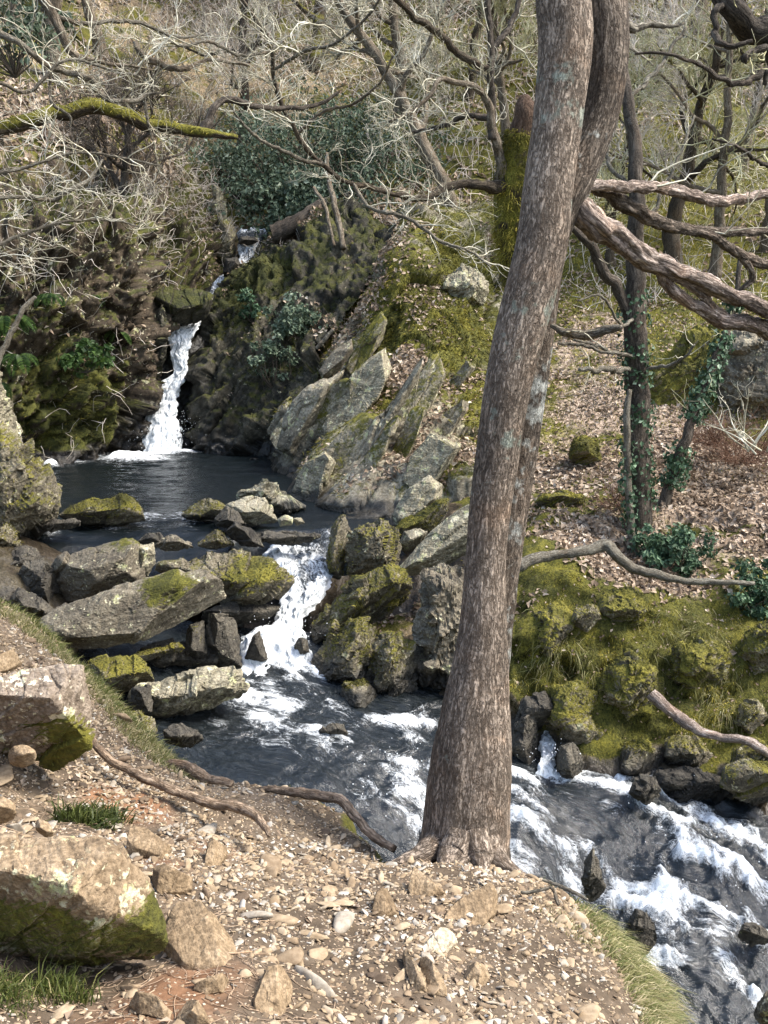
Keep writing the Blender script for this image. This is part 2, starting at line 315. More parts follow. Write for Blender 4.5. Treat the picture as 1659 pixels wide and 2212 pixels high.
def paint(V, moss=0., litter=0., wet=0., blobs=None, wl=None, wb=.25):
    M = np.zeros((len(V), 3)); M[:, 0] = moss; M[:, 1] = litter; M[:, 2] = wet
    for p, r, ch, val in (MBLOB if blobs is None else blobs):
        M[:, ch] += val * np.exp(-((V - p) ** 2).sum(-1) / (r * r))
    if wl is not None:
        w = wl(V) if callable(wl) else wl
        k = 1 - sstep(.02, wb, V[:, 2] - w + .1 * vn(V * 5)); M[:, 2] = np.maximum(M[:, 2], k); M[:, 0] -= k * .6; M[:, 1] -= k
    return M
def wl_all(V):
    z = np.full(len(V), -99.)
    m = (V[:, 1] < 12.2) & (V[:, 1] > 5); 
    if m.any(): z[m] = np.minimum(stream_z(V[m, :2]), -4.2)
    m2 = V[:, 1] >= 12.6; z[m2] = POOL
    return z

u = np.linspace(-.85, .85, 560); yy = np.concatenate([np.geomspace(4.6, 26, 640), np.geomspace(26.08, 62, 200)])
Yg, Ug = np.meshgrid(yy, u, indexing='ij'); Xg = Ug * (Yg + 1.5)
Q = np.stack([Xg.ravel(), Yg.ravel()], -1); Z = ground_z(Q); V = np.column_stack([Q, Z])
F = grid_faces(*Yg.shape); N = vnormals(V, F)
slope = sstep(.78, .5, N[:, 2])
far = sstep(9, 13, V[:, 1])
n = fbm(V * .55, 5, 3) * .30 + ridge(V * 1.3, 4, 9) * .16 + fbm(V * 4.2, 3, 21) * .05
q = (V @ np.array([[.8,.3,-.5],[-.1,.9,.4],[.57,-.3,.76]])) * np.array([1.4, 1.4, 2.6]); stp = slope > .02; blk = np.zeros(len(V)); d1, d2, cid, off = voro(q[stp] + .3 * fbm(V[stp] * 1.5, 2, 4)[:, None]); blk[stp] = ((cid - .5) * .5 - (1 - sstep(0, .16, d2 - d1)) * .16) * slope[stp]
bankm = (V[:, 0] > .4) * sstep(13.8, 12.6, V[:, 1]); n = n + bankm * (.16 * ridge(V * 1.7, 3, 81) + .28 * fbm(V * 3.0, 3, 82) + .20 * ridge(V * 5.2, 3, 83))
V = V + N * ((n * (.35 + .65 * slope) + blk * .55) * (.35 + .65 * far))[:, None]
M = paint(V, .0, .05, 0., wl=wl_all, wb=.30)
steep = slope * sstep(.1, .5, fbm(V * .8, 3, 77) + .25); M[:, 1] -= .6 * slope; M[:, 0] += .18 * fbm(V * .35, 3, 78); M[:, 1] += .15 * fbm(V * .5, 3, 79); M[:, 1] += .05 * sstep(24, 30, V[:, 1]); M[:, 0] += .20 * sstep(14, 20, V[:, 1]) * (V[:, 0] > 0) + .42 * (V[:, 0] > 1.) * sstep(-.05, .35, fbm(V * .9, 4, 84)) * (V[:, 1] > 12.5)
hillc = ((.045,.036,.026), (.13,.107,.075), (.24,.20,.145), (.36,.31,.235))
MAT_ground = m_rock('ground soil and rock', hillc, moss=.44, lichen=-.1, litter=.06, strata=.4)
ground = tag(mesh('ground', V, [F], MAT_ground, attrs={'mask': M}), kind='structure')
GV, GF, GN, GM = V, F, vnormals(V, F), M

# ================================================================ foreground bank with the footpath
E = np.array([at_z(*p) for p in [(-420,1010,-1.15),(-200,1160,-1.5),(0,1285,-1.84),(100,1345,-1.95),(200,1445,-2.13),(300,1550,-2.3),(400,1642,-2.38),(470,1662,-2.43),(560,1652,-2.45),(640,1688,-2.45),(740,1722,-2.43),(790,1788,-2.42),
     (830,1820,-2.42),(920,1832,-2.42),(1080,1846,-2.43),(1180,1885,-2.43),(1270,1915,-2.42),(1335,1985,-2.38),(1380,2075,-2.3),(1400,2110,-2.28),(1460,2212,-2.2),(1560,2420,-2.08),(1800,2900,-1.95),(2300,4200,-1.85)]])
B = np.array([at_z(*p) for p in [(0,1350,-1.72),(100,1410,-1.85),(200,1540,-2.06),(60,1500,-1.86),(120,1640,-2.0),(30,1640,-1.9),(300,1640,-2.2),(0,1760,-1.86),(100,1735,-1.99),(-300,1620,-1.55),(250,1720,-2.08),(0,2110,-1.66),(120,2120,-1.74),(-300,2050,-1.4),(400,2150,-1.66),(150,1790,-1.9),(380,2080,-1.72),(600,2300,-1.62),(0,2300,-1.55),(800,2205,-1.76),(1200,2205,-1.98),
     (600,1950,-1.95),(1000,1950,-2.15),(1250,2050,-2.2),(500,1760,-2.25),(900,1790,-2.39),(400,1900,-1.88),(1000,1860,-2.34),(600,1720,-2.4)]])
B = np.concatenate([B, E, [(-1,0,-1.35),(0,0,-1.6),(.9,0,-1.75),(-2,1.5,-.7),(-3,4,-.6),(-4,2,0),(-4,-1,0),(0,-2,-1.6),(1,-2,-1.7)]])
bank_f = mq_fit(B[:, :2], B[:, 2], .25)
poly = np.concatenate([E[:, :2], [(2.5, -3), (-9, -3), (-9, 6)]])
def seg_dist(Q, L):
    best = np.full(len(Q), 1e9); near = np.zeros((len(Q), 2))
    for a, b in zip(L[:-1], L[1:]):
        t = np.clip(((Q - a) @ (b - a)) / ((b - a) @ (b - a)), 0, 1); c = a + t[:, None] * (b - a); d = np.linalg.norm(Q - c, axis=1)
        m = d < best; best[m] = d[m]; near[m] = c[m]
    return best, near
def inside(Q, L):
    r = np.zeros(len(Q), bool); j = len(L) - 1
    for i in range(len(L)):
        a, b = L[i], L[j]; c = (a[1] > Q[:, 1]) != (b[1] > Q[:, 1])
        r ^= c & (Q[:, 0] < (b[0] - a[0]) * (Q[:, 1] - a[1]) / (b[1] - a[1] + 1e-12) + a[0]); j = i
    return r
def bank_z(Q, rough=True):
    d, nr = seg_dist(Q, E[:, :2]); ins = inside(Q, poly); s = np.where(ins, -d, d)
    s = s + .06 * fbm(np.column_stack([Q * 3.2, np.zeros(len(Q))]), 3, 5)
    z = np.where(ins, bank_f(Q), bank_f(nr))
    z = z - np.where(s < 0, .10 * np.exp(s / .12), .10 + s * 1.2 + 3.2 * sstep(0.02, .75, s) )
    if rough:
        P = np.column_stack([Q, z]); z = z + .030 * fbm(P * 2.2, 4, 8) + .016 * fbm(P * 8, 3, 2) + .05 * sstep(-.05, .1, s) * fbm(P * 5, 3, 31)
    return z, s
xs = np.concatenate([np.linspace(-7, -2.62, 60), np.arange(-2.6, 2.4, .0145), np.linspace(2.42, 4.5, 40)]); ys = np.concatenate([np.linspace(-3, 1.28, 40), np.arange(1.3, 6.9, .0165), np.linspace(6.92, 8, 16)])
Xb, Yb = np.meshgrid(xs, ys); Q = np.stack([Xb.ravel(), Yb.ravel()], -1); z, s = bank_z(Q); BV = np.column_stack([Q, z]); BF = grid_faces(*Xb.shape)
def soil_mat():
    t = NT('path soil and gravel'); P = t.pos(); M = t.sep(t.attr('mask', 'Vector'))
    n1 = t.noise(P, 2.2, 6, .6); n2 = t.noise(P, 16, 5, .65)
    c = t.ramp(t.math('ADD', t.math('MULTIPLY', n1, .6), t.math('MULTIPLY', n2, .45)), [(.36, (.038,.028,.019)), (.5, (.090,.067,.045)), (.62, (.155,.118,.082)), (.8, (.23,.18,.13))])
    c = t.mix(t.math('MULTIPLY', t.rng(t.math('ADD', M[2], t.math('MULTIPLY', n1, .6)), .62, .9), .8), c, t.ramp(n2, [(.3, (.13,.060,.028)), (.7, (.28,.145,.075))]))
    v = t.n('ShaderNodeTexVoronoi'); t.l(P, v.inputs['Vector']); v.inputs['Scale'].default_value = 70; vc = t.sep(v.outputs['Color'])
    chips = t.math('MULTIPLY', t.rng(v.outputs['Distance'], .34, .26), t.rng(vc[0], .35, .4))
    c = t.mix(t.math('MULTIPLY', chips, M[1]), c, t.ramp(vc[1], [(.1, (.16,.115,.08)), (.5, (.34,.25,.17)), (.9, (.50,.42,.32))]))
    mf = t.rng(t.math('ADD', M[0], t.math('MULTIPLY', t.noise(P, 6, 5, .6), .8)), .75, .98); mn = t.noise(P, 60, 4, .7)
    c = t.mix(mf, c, t.ramp(mn, [(.35, (.030,.032,.008)), (.65, (.14,.13,.025))]))
    t.bump(t.math('ADD', t.math('MULTIPLY', n2, .8), t.math('MULTIPLY', chips, .5)), .8, .02); return t.done(c, .95, .2)
M = np.zeros((len(BV), 3)); M[:, 0] = sstep(-.16, .05, s) * .75 - .1; M[:, 1] = sstep(.0, -.25, s)
for p, r, v in [((300,1720,3.85), .22, .6), ((250,1660,4.),.2,.5), ((480,1840,3.5), .25, .55), ((330,1880,3.1),.2,.5), ((450,2120,2.3),.25,.4), ((250,2150,2.),.3,.5), ((100,1780,2.9),.2,.3)]:
    M[:, 2] += v * np.exp(-((BV - at(*p)) ** 2).sum(-1) / r ** 2)
lft = np.exp(-((BV - at(100, 1400, 5.1)) ** 2).sum(-1) / .6 ** 2); M[:, 0] += .25 * lft
path = tag(mesh('footpath', BV, [BF], soil_mat(), attrs={'mask': M}), kind='structure')
BN = vnormals(BV, BF); BS = s

# ================================================================ rock patches (cliffs)
_z = unit(np.array(TILT)); _x = unit(np.array([.62,.1,.78]) - _z * (_z @ np.array([.62,.1,.78]))); ROT = np.array([_x, np.cross(_z, _x), _z])
def disp(P, N, size, amp, s=0, squash=2.4, an=(.55, .8), hf=1.):
    q = (P @ ROT.T) / size * np.array([1, 1, squash]) + .35 * fbm(P / size * .8, 3, s)[:, None]
    q = q * np.array([an[0], an[1], 1]); d1, d2, cid, off = voro(q, s); rv = np.stack([np.sin(cid * 91), np.sin(cid * 57 + 1), np.sin(cid * 131 + 2)], -1)
    h = (cid - .5) * 1.0 + (off * rv).sum(-1) * .9 - (1 - sstep(0, .07, d2 - d1)) * .22
    q2 = q * 2.9 + 7; e1, e2, c2, o2 = voro(q2, s + 50); rv = np.stack([np.sin(c2 * 91), np.sin(c2 * 57 + 1), np.sin(c2 * 131 + 2)], -1)
    h2 = (c2 - .5) * .7 + (o2 * rv).sum(-1) * .9 - (1 - sstep(0, .09, e2 - e1)) * .2
    return P + N * (amp * (h + .42 * hf * h2 + .35 * fbm(P / size * 1.2, 4, s + 9) + hf * (.20 * fbm(P / size * 9, 3, s + 3) + .10 * ridge(P / size * 16, 2, s + 6))))[:, None]
def patch(name, rows, mat, res=.05, size=.8, amp=.16, seed=0, hf=1., moss=0., litter=0., wet=0., blobs=None, wl=wl_all, wb=.35, squash=2.4, kind='structure', smooth=True, flip=False, an=(.55, .8)):
    R = [pts(r) for r in rows]; k = max(len(r) for r in R)
    w = max(np.linalg.norm(np.diff(r, axis=0), axis=1).sum() for r in R); h = max(np.linalg.norm(np.diff(np.array([r[min(j, len(r)-1)] for r in R]), axis=0), axis=1).sum() for j in range(k))
    n, m = int(w / res) + 2, int(h / res) + 2
    A = np.stack([spline(r, n) for r in R]); A = np.stack([spline(A[:, j], m) for j in range(n)], 1)
    V = A.reshape(-1, 3); F = grid_faces(m, n)
    if flip: F = F[:, ::-1]
    N = vnormals(V, F)
    if (N * V).sum() > 0: F = F[:, ::-1]; N = -N
    ed = np.ones((m, n)); V = disp(V, N, size, amp, seed, squash, an, hf)
    M = paint(V, moss, litter, wet, blobs, wl, wb)
    o = mesh(name, V, [F], mat, smooth=smooth, attrs={'mask': M}); tag(o, kind=kind)
    o_data[name] = (V, F, vnormals(V, F), M); return o
o_data = {}
SLABS = []
from mathutils import Matrix
FRAME = tuple(math.degrees(x) for x in Matrix(ROT.tolist()).to_euler())
greys = ((.032,.030,.026), (.105,.100,.084), (.21,.203,.172), (.36,.35,.305))
browns = ((.020,.016,.012), (.062,.048,.034), (.125,.100,.072), (.22,.19,.15))
MAT_cliff = m_rock('cliff rock', tuple(tuple(x * .52 for x in c) for c in browns), moss=.30, lichen=.3, litter=-.40, mosscol=((.014,.016,.005), (.048,.052,.010), (.13,.125,.020)))
MAT_wet = m_rock('wet gorge rock', ((.007,.007,.006), (.022,.022,.018), (.050,.049,.040), (.11,.108,.09)), moss=.30, lichen=-.2, litter=-.25, mosscol=((.010,.012,.004), (.038,.042,.009), (.10,.095,.016)))
MAT_crag = m_rock('ridge rock', greys, moss=.26, lichen=.45, litter=-.2, strata=.9, frame=FRAME)
lb = [(at(*p), r, c, v) for p, r, c, v in [((330,900,20.4),.8,2,.8),((290,960,20.2),.6,2,.6),((100,900,18.5),.9,2,.35),((250,680,20.6),.9,0,-.3),((280,620,20.8),.6,0,-.2),((120,690,19.4),1.0,1,.25),((280,740,20.4),.6,1,.55),((60,520,19.6),1.,1,.2),((150,900,19.2),1.2,0,.25),((150,950,19),.7,0,.55),((230,930,19.6),.6,0,.4),((80,800,18.6),1.2,0,.2),((300,420,23),1.2,1,.2),((210,500,20.9),.8,0,.3),((300,590,21.2),.4,0,.4)]]
patch('cliff', [[(-420,1130,16.6),(-200,1085,17.4),(-50,1045,17.9),(60,1030,18.3),(150,1020,18.9),(230,1005,19.6),(300,1003,20.1),(352,985,21.0)],
                [(-420,850,16.8),(-200,850,17.5),(-40,850,18.1),(70,850,18.45),(160,845,18.95),(240,835,19.6),(308,830,20.1),(345,830,21.3)],
                [(-420,720,17.0),(-200,710,17.7),(-40,700,18.3),(70,700,18.75),(160,700,19.2),(240,690,19.8),(318,690,20.3),(352,690,21.6)],
                [(-420,600,17.3),(-200,590,18.0),(-40,580,18.7),(70,570,19.0),(160,570,19.5),(240,560,20.0),(316,560,20.5),(348,580,22.2)],
                [(-420,480,17.9),(-200,480,18.6),(-40,470,19.4),(70,455,19.7),(160,460,20.1),(230,470,20.5),(306,470,21.1),(335,490,22.8)],
                [(-420,380,20.4),(-200,380,21),(-40,380,21.8),(70,390,22.2),(160,400,22.6),(230,410,23),(300,420,23.6),(340,430,24.8)]], MAT_cliff, .045, .9, .36, 3, an=(1.3, .9), moss=.10, litter=.0, blobs=lb, wb=.5)
patch('gorge_wall', [[(372,995,21.3),(420,1000,20.3),(480,1005,19.9),(540,1015,19.3),(600,1040,18.4)],
                     [(388,870,21.5),(430,880,20.5),(500,880,20.3),(570,890,19.9),(650,880,19.2)],
                     [(404,770,21.7),(440,765,20.9),(520,760,20.8),(610,770,20.4),(700,770,19.8)],
                     [(432,690,22.0),(470,680,21.4),(560,665,21.4),(650,650,21.2),(750,660,20.6)],
                     [(478,625,23.2),(520,590,22.3),(600,565,22.2),(700,545,22),(810,560,21.3)],
                     [(560,545,25.2),(600,515,24.4),(680,475,23.9),(770,450,23.4),(860,480,22.6)]], MAT_wet, .045, .75, .26, 13, moss=.12, litter=-.1, wb=.6,
      blobs=[(at(*p), r, c, v) for p, r, c, v in [((560,600,22.2),.7,0,.5),((650,500,23.8),.8,1,.6),((420,820,20.9),.55,2,.7),((450,930,20.2),.7,2,.5),((690,700,20.6),.6,1,.5),((500,650,21.8),.5,0,.4),((430,700,21.5),.6,2,.6)]])
rb = [(at(*p), r, c, v) for p, r, c, v in [((860,820,17.8),.45,1,1.),((880,760,18.2),.35,1,.8),((820,850,17.4),.4,0,.5),((900,650,19.5),.9,0,.65),((980,560,21.4),.9,0,.9),((960,700,19),.9,0,.75),((820,520,21),.6,1,.6),((900,900,16.5),.6,0,-.3),((960,980,15.5),.5,1,.8),((740,800,18.8),.3,0,-.6),((680,900,18),.5,0,-.4),((830,960,15.8),.7,0,-.5),((930,1080,14.2),.45,0,.45),((760,660,20.1),.6,1,.5),((700,880,18.2),.25,0,.3),((1000,850,17.6),.7,0,.4)]]
patch('rock_ridge', [[(545,1035,19.3),(600,1075,17.2),(655,1125,15.2),(720,1165,14.1),(850,1175,13.7),(940,1150,13.8),(1040,1120,13.9)],
                     [(578,955,19.3),(640,965,17.7),(720,1010,16),(800,1040,15.1),(900,1050,14.8),(960,1030,15),(1060,1010,15.2)],
                     [(617,880,19.6),(680,888,18.2),(760,905,17.1),(840,905,16.6),(930,905,16.4),(990,900,16.6),(1070,890,17)],
                     [(690,790,19.8),(750,780,19),(820,770,18.4),(880,755,18.2),(960,745,18.5),(1010,750,18.8),(1090,750,19.3)],
                     [(780,670,20.2),(820,645,19.8),(860,615,19.7),(920,605,20),(1000,605,20.6),(1040,610,20.9),(1110,620,21.4)],
                     [(846,530,21.2),(870,505,21.1),(900,495,21.3),(960,505,21.9),(1030,510,22.5),(1060,515,22.8),(1120,540,23)],
                     [(880,455,23.4),(900,445,24),(940,440,24.5),(980,440,24.8),(1030,440,25),(1070,440,25.2),(1130,450,25.5)]], MAT_crag, .04, 1.25, .24, 29, hf=.45, moss=.10, litter=-.02, blobs=rb, squash=1.3, an=(.30, 1.5))
# back of the chute behind the fall and the bed of the upper stream
patch('chute', [[(270,1000,20.9),(340,1000,20.75),(420,1000,20.9)],[(300,900,21.0),(345,900,20.85),(400,900,21.1)],[(330,820,21.1),(385,815,21.05),(425,810,21.2)],[(345,730,21.5),(390,735,21.3),(445,720,21.7)],
                [(340,700,22.4),(400,690,22.3),(460,670,22.6)],[(350,640,24.2),(450,630,23.6),(520,600,23.4)]], MAT_wet, .05, .5, .10, 41, moss=-.4, wet=.9, blobs=[])

patch('gorge_back', [[(270,660,22.4),(330,650,22.6),(400,650,22.9),(470,640,23.6),(500,610,24.6)],[(280,560,22.7),(330,550,23.1),(400,545,23.6),(460,530,24.4),(500,540,25.6)],[(280,470,23.4),(330,460,24),(400,455,24.7),(450,440,25.6),(490,470,27)],[(280,380,25),(330,370,25.8),(400,360,26.8),(450,370,27.8),(490,400,28.6)]], MAT_cliff, .06, .8, .30, 51, moss=.30, litter=.05, blobs=[])

RG = bpy.data.objects['rock_ridge']
for k, (cx, cy, ln, wd, Yr, an_) in enumerate([(668,1050,150,52,15.6,58),(738,985,240,58,16.0,55),(802,985,180,46,15.3,60),(772,850,200,56,17.35,56),(712,885,170,58,17.6,57),(872,955,170,50,15.5,62),(935,1000,150,56,14.75,50),(908,850,170,56,16.4,60),(792,740,150,44,18.9,55),(640,905,150,56,18.4,64),(970,900,120,50,16.1,40),(985,820,130,50,17.5,52)]):
    SLABS.append((cx, cy, ln, wd, Yr + .13, an_, k))
# ================================================================ water
def m_water(name, deep=(.004,.006,.007), body=(.020,.024,.026), foamc=(.80,.84,.86)):
    t = NT(name); P = t.pos(); V = t.attr('flow', 'Vector'); fo = t.attr('foam')
    n1 = t.noise(V, 6.5, 6, .7, .5); n2 = t.noise(V, 24, 5, .72, .5); n3 = t.noise(P, 95, 3, .65)
    f = t.math('ADD', t.math('MULTIPLY', t.math('SUBTRACT', n1, .5), 1.15), t.math('MULTIPLY', t.math('SUBTRACT', n2, .5), 1.0))
    f = t.math('ADD', f, t.math('MULTIPLY', t.math('SUBTRACT', n3, .5), .7))
    ff = t.rng(t.math('ADD', fo, t.math('MULTIPLY', f, t.rng(fo, 0., .12, 0., 1.25))), .34, .98)
    wz = t.n('ShaderNodeVectorMath', operation='ADD'); ns = t.n('ShaderNodeTexNoise'); t.l(V, ns.inputs['Vector']); ns.inputs['Scale'].default_value = 5; ns.inputs['Detail'].default_value = 5; sv = t.n('ShaderNodeVectorMath', operation='SCALE'); t.l(ns.outputs['Color'], sv.inputs[0]); sv.inputs['Scale'].default_value = .45
    t.l(V, wz.inputs[0]); t.l(sv.outputs[0], wz.inputs[1]); e1 = t.vor(wz.outputs[0], 11., 'Distance', 'DISTANCE_TO_EDGE'); e2 = t.vor(wz.outputs[0], 27., 'Distance', 'DISTANCE_TO_EDGE')
    lace = t.math('MAXIMUM', t.rng(e1, .01, .075, 1., 0.), t.math('MULTIPLY', t.rng(e2, .01, .10, 1., 0.), .8))
    lace = t.math('MULTIPLY', lace, t.rng(t.math('ADD', fo, t.math('MULTIPLY', t.math('SUBTRACT', n2, .5), .9)), .30, .62))
    hole = t.math('MULTIPLY', t.rng(e1, .10, .34, 0., .75), t.rng(fo, .95, .5, .15, 1.))
    ff = t.math('MAXIMUM', t.math('MULTIPLY', ff, t.math('SUBTRACT', 1., hole)), t.math('MULTIPLY', lace, .6))
    c = t.mix(ff, t.mix(t.rng(n2, .35, .65), deep, body), foamc)
    t.bump(t.math('ADD', t.math('MULTIPLY', n2, .55), t.math('ADD', t.math('MULTIPLY', n1, .8), t.math('MULTIPLY', n3, .12))), .5, .06)
    return t.done(c, t.rng(ff, 0, 1, .10, .75), .5)
MAT_water = m_water('running water'); MAT_pool = m_water('pool water', (.003,.005,.006), (.006,.009,.010))
def foam_lines(Q, lines):
    f = np.zeros(len(Q))
    for L, w, v in lines:
        L = np.array([at_z(*p)[:2] for p in L]); L = spline(L, 24); d, _ = seg_dist(Q, L); f = np.maximum(f, v * np.exp(-(d / w) ** 2))
    return f
# ---- lower stream
xs = np.arange(-3.4, 6.6, .021); ys = np.arange(5.6, 11.9, .021); X, Y = np.meshgrid(xs, ys); Q = np.stack([X.ravel(), Y.ravel()], -1)
z0 = stream_z(Q); s_ = Q @ fd; t_ = Q @ np.array([-fd[1], fd[0]])
wp = np.column_stack([s_, t_, 0 * s_]); wa = fbm(wp * 1.3, 3, 60)
flow = np.column_stack([s_ * .55 + .20 * wa, t_ + .16 * wa, z0 * .5])
foam = foam_lines(Q, [
    ([(640,1440,-4.3),(590,1500,-4.35),(560,1540,-4.37)], .55, .75), ([(560,1500,-4.33),(520,1530,-4.36)], .3, .5), ([(700,1520,-4.4),(740,1555,-4.43),(690,1580,-4.42)], .14, .5), ([(720,1600,-4.45),(800,1565,-4.46),(925,1552,-4.48)], .16, .72), ([(640,1560,-4.4),(760,1600,-4.45),(880,1590,-4.5)], .22, .42),
    ([(760,1615,-4.48),(830,1650,-4.6),(880,1700,-4.7),(930,1790,-4.9)], .34, .85), ([(850,1640,-4.58),(930,1700,-4.7)], .3, .75), ([(800,1700,-4.6),(870,1760,-4.75)], .2, .5), ([(600,1640,-4.45),(700,1680,-4.5)], .3, .18),
    ([(1100,1670,-4.78),(1190,1690,-4.82),(1300,1712,-4.88),(1400,1735,-4.94),(1500,1775,-5.02),(1659,1830,-5.15),(1800,1900,-5.3)], .26, .92), ([(1110,1720,-4.85),(1200,1715,-4.86)], .25, .6), ([(1100,1800,-4.95),(1180,1770,-4.95),(1130,1740,-4.9)], .22, .62), ([(1090,1840,-5),(1150,1830,-5.02)], .2, .6),
    ([(1230,1830,-5.06),(1290,1830,-5.08),(1330,1870,-5.15),(1350,1930,-5.28)], .14, .75), ([(1330,1900,-5.2),(1400,1960,-5.35),(1440,2010,-5.45)], .16, .7), ([(1420,1850,-5.12),(1500,1880,-5.2),(1560,1940,-5.32),(1659,2010,-5.45)], .38, .82), ([(1480,1820,-5.1),(1659,1900,-5.28)], .3, .6),
    ([(1380,1880,-5.18),(1460,1960,-5.35),(1540,2010,-5.42)], .25, .6), ([(1500,2000,-5.4),(1659,2060,-5.55)], .2, .75), ([(1380,2085,-5.62),(1450,2080,-5.6)], .16, .8), ([(1450,2160,-5.7),(1560,2212,-5.8)], .2, .5), ([(1560,2060,-5.52),(1600,2130,-5.65),(1659,2170,-5.72)], .18, .62), ([(1250,1780,-5.),(1330,1760,-4.98)], .15, .4), ([(1200,1870,-5.1),(1240,1920,-5.3)], .12, .5)])
st = fbm(np.column_stack([s_ * 1.7 + wa, t_ * 5 + wa, 0 * s_]), 4, 61); ch = fbm(np.column_stack([s_ * 3.5, t_ * 6, 0 * s_ + 4]), 4, 62)
foam = np.clip(foam * (.66 + .95 * st + .35 * ch) + .12 * np.maximum(ch, 0) + .22 * np.maximum(st - .35, 0), 0, 1.05)
rp = fbm(np.column_stack([s_ * 2.2 + wa, t_ * 3.2, 0 * s_]), 4, 63)
hump = .05 * rp + .022 * ridge(np.column_stack([s_ * 5 + wa, t_ * 8, 0 * s_]), 3, 64) + foam * (.035 + .055 * np.abs(fbm(np.column_stack([Q * 9, 0 * s_]), 3, 65)))
rap = sstep(2.0, 2.6, Q[:, 0] + .0) + sstep(9.4, 8.6, Q[:, 1]) * sstep(-.4, .2, Q[:, 0]); hump = hump * (.6 + .9 * np.clip(rap, 0, 1))
V = np.column_stack([Q, z0 + hump]); F = grid_faces(*X.shape)
tag(mesh('stream', V, [F], MAT_water, attrs={'foam': foam, 'flow': flow}), kind='structure')
# ---- pool and the riffle below it
xs = np.arange(-9.5, .3, .03); ys = np.arange(12.2, 21.4, .035); X, Y = np.meshgrid(xs, ys); Q = np.stack([X.ravel(), Y.ravel()], -1)
z0 = POOL - .30 * sstep(13.6, 12.4, Q[:, 1]) - 1.6 * sstep(-2.0, -1.6, Q[:, 0]) * sstep(13.75, 13.2, Q[:, 1]) - .02 * sstep(15, 14, Q[:, 1])
fm = foam_lines(Q, [([(110,1003,POOL),(220,993,POOL),(300,985,POOL),(345,980,POOL),(400,977,POOL)], .30, 1.), ([(250,990,POOL),(345,988,POOL)], .55, .8), ([(400,977,POOL),(520,974,POOL)], .16, .55), ([(190,1140,POOL-.05),(330,1125,POOL-.04),(420,1120,POOL)], .5, .42), ([(230,1155,POOL-.1),(400,1145,POOL-.1)], .3, .40), ([(600,1165,POOL-.05),(700,1150,POOL)], .25, .6), ([(90,1135,POOL),(110,1150,POOL)], .15, .6)])
n_ = fbm(np.column_stack([Q[:, 0] * 3, Q[:, 1] * 2.2, 0 * Q[:, 0]]), 4, 70)
fm = np.clip(fm * (.85 + .6 * n_), 0, 1.2)
dist = np.linalg.norm(Q - at_z(345, 982, POOL)[:2], axis=1); amp = .004 + .020 * np.exp(-dist / 1.4) + .014 * sstep(14.6, 13.6, Q[:, 1])
rp = fbm(np.column_stack([Q[:, 0] * 2.6, Q[:, 1] * 7.5, 0 * Q[:, 0]]), 4, 71)
V = np.column_stack([Q, z0 + amp * rp * 1.6 + fm * .05 * (1 + n_)])
tag(mesh('pool', V, [grid_faces(*X.shape)], MAT_pool, attrs={'foam': fm, 'flow': np.column_stack([Q[:, 0] * .6, Q[:, 1] * 1.5, 0 * Q[:, 0]])}), kind='structure')

def m_fall(name):
    t = NT(name); V = t.attr('flow', 'Vector'); P = t.pos(); fo = t.attr('foam')
    a = t.noise(t.mapping(V, (0, 0, 0), (17, 2.2, 1)), 1.5, 6, .68, .7); b = t.noise(P, 34, 4, .7); d = t.noise(P, 11, 4, .6)
    f = t.math('ADD', t.math('MULTIPLY', a, .6), t.math('ADD', t.math('MULTIPLY', b, .25), t.math('MULTIPLY', d, .3)))
    w = t.rng(t.math('ADD', t.math('MULTIPLY', f, 1.7), t.math('MULTIPLY', fo, .62)), 1.18, 1.52)
    c = t.mix(w, (.035,.042,.048), t.ramp(f, [(.42, (.50,.57,.61)), (.60, (.88,.91,.92))]))
    t.bump(f, .9, .09); return t.done(c, t.rng(w, 0, 1, .12, .7), .5)
MAT_fall = m_fall('white water')
def sheet(name, rows, foam, res=.03, amp=.06, seed=0, nz=(4, 1.2)):
    R = [pts(r) for r in rows]; n = int(max(np.linalg.norm(np.diff(r, axis=0), axis=1).sum() for r in R) / res) + 6; m = int(np.linalg.norm(np.diff(np.array([r[1] for r in R]), axis=0), axis=1).sum() / res) + 6
    A = np.stack([spline(r, n) for r in R]); A = np.stack([spline(A[:, j], m) for j in range(n)], 1)
    fr = np.stack([np.full(n, f) if np.isscalar(f) else np.interp(np.linspace(0, 1, n), np.linspace(0, 1, len(f)), f) for f in foam]); fo = np.stack([np.interp(np.linspace(0, 1, m), np.linspace(0, 1, len(foam)), fr[:, j]) for j in range(n)], 1).ravel()
    V = A.reshape(-1, 3); F = grid_faces(m, n); N = vnormals(V, F)
    if (N * V).sum() > 0: N = -N; F = F[:, ::-1]
    vv, uu = np.meshgrid(np.arange(m) * res, np.arange(n) * res, indexing='ij'); fl = np.column_stack([uu.ravel(), vv.ravel(), np.full(n * m, seed * 3.1)])
    edge = np.minimum(np.arange(n), n - 1 - np.arange(n)) / (n * .16); edge = np.tile(np.clip(edge, 0, 1) ** .7, m)
    V = V + N * (amp * (1.6 * fbm(fl * np.array([nz[0], nz[1], 1]), 4, seed) + .8 * fbm(V * 14, 3, seed + 5)) + (edge - 1) * amp * 3)[:, None]
    V[:, 0] += .05 * fbm(V * 9, 3, seed + 8)
    return tag(mesh(name, V, [F], MAT_fall, attrs={'flow': fl, 'foam': fo}), kind='structure')
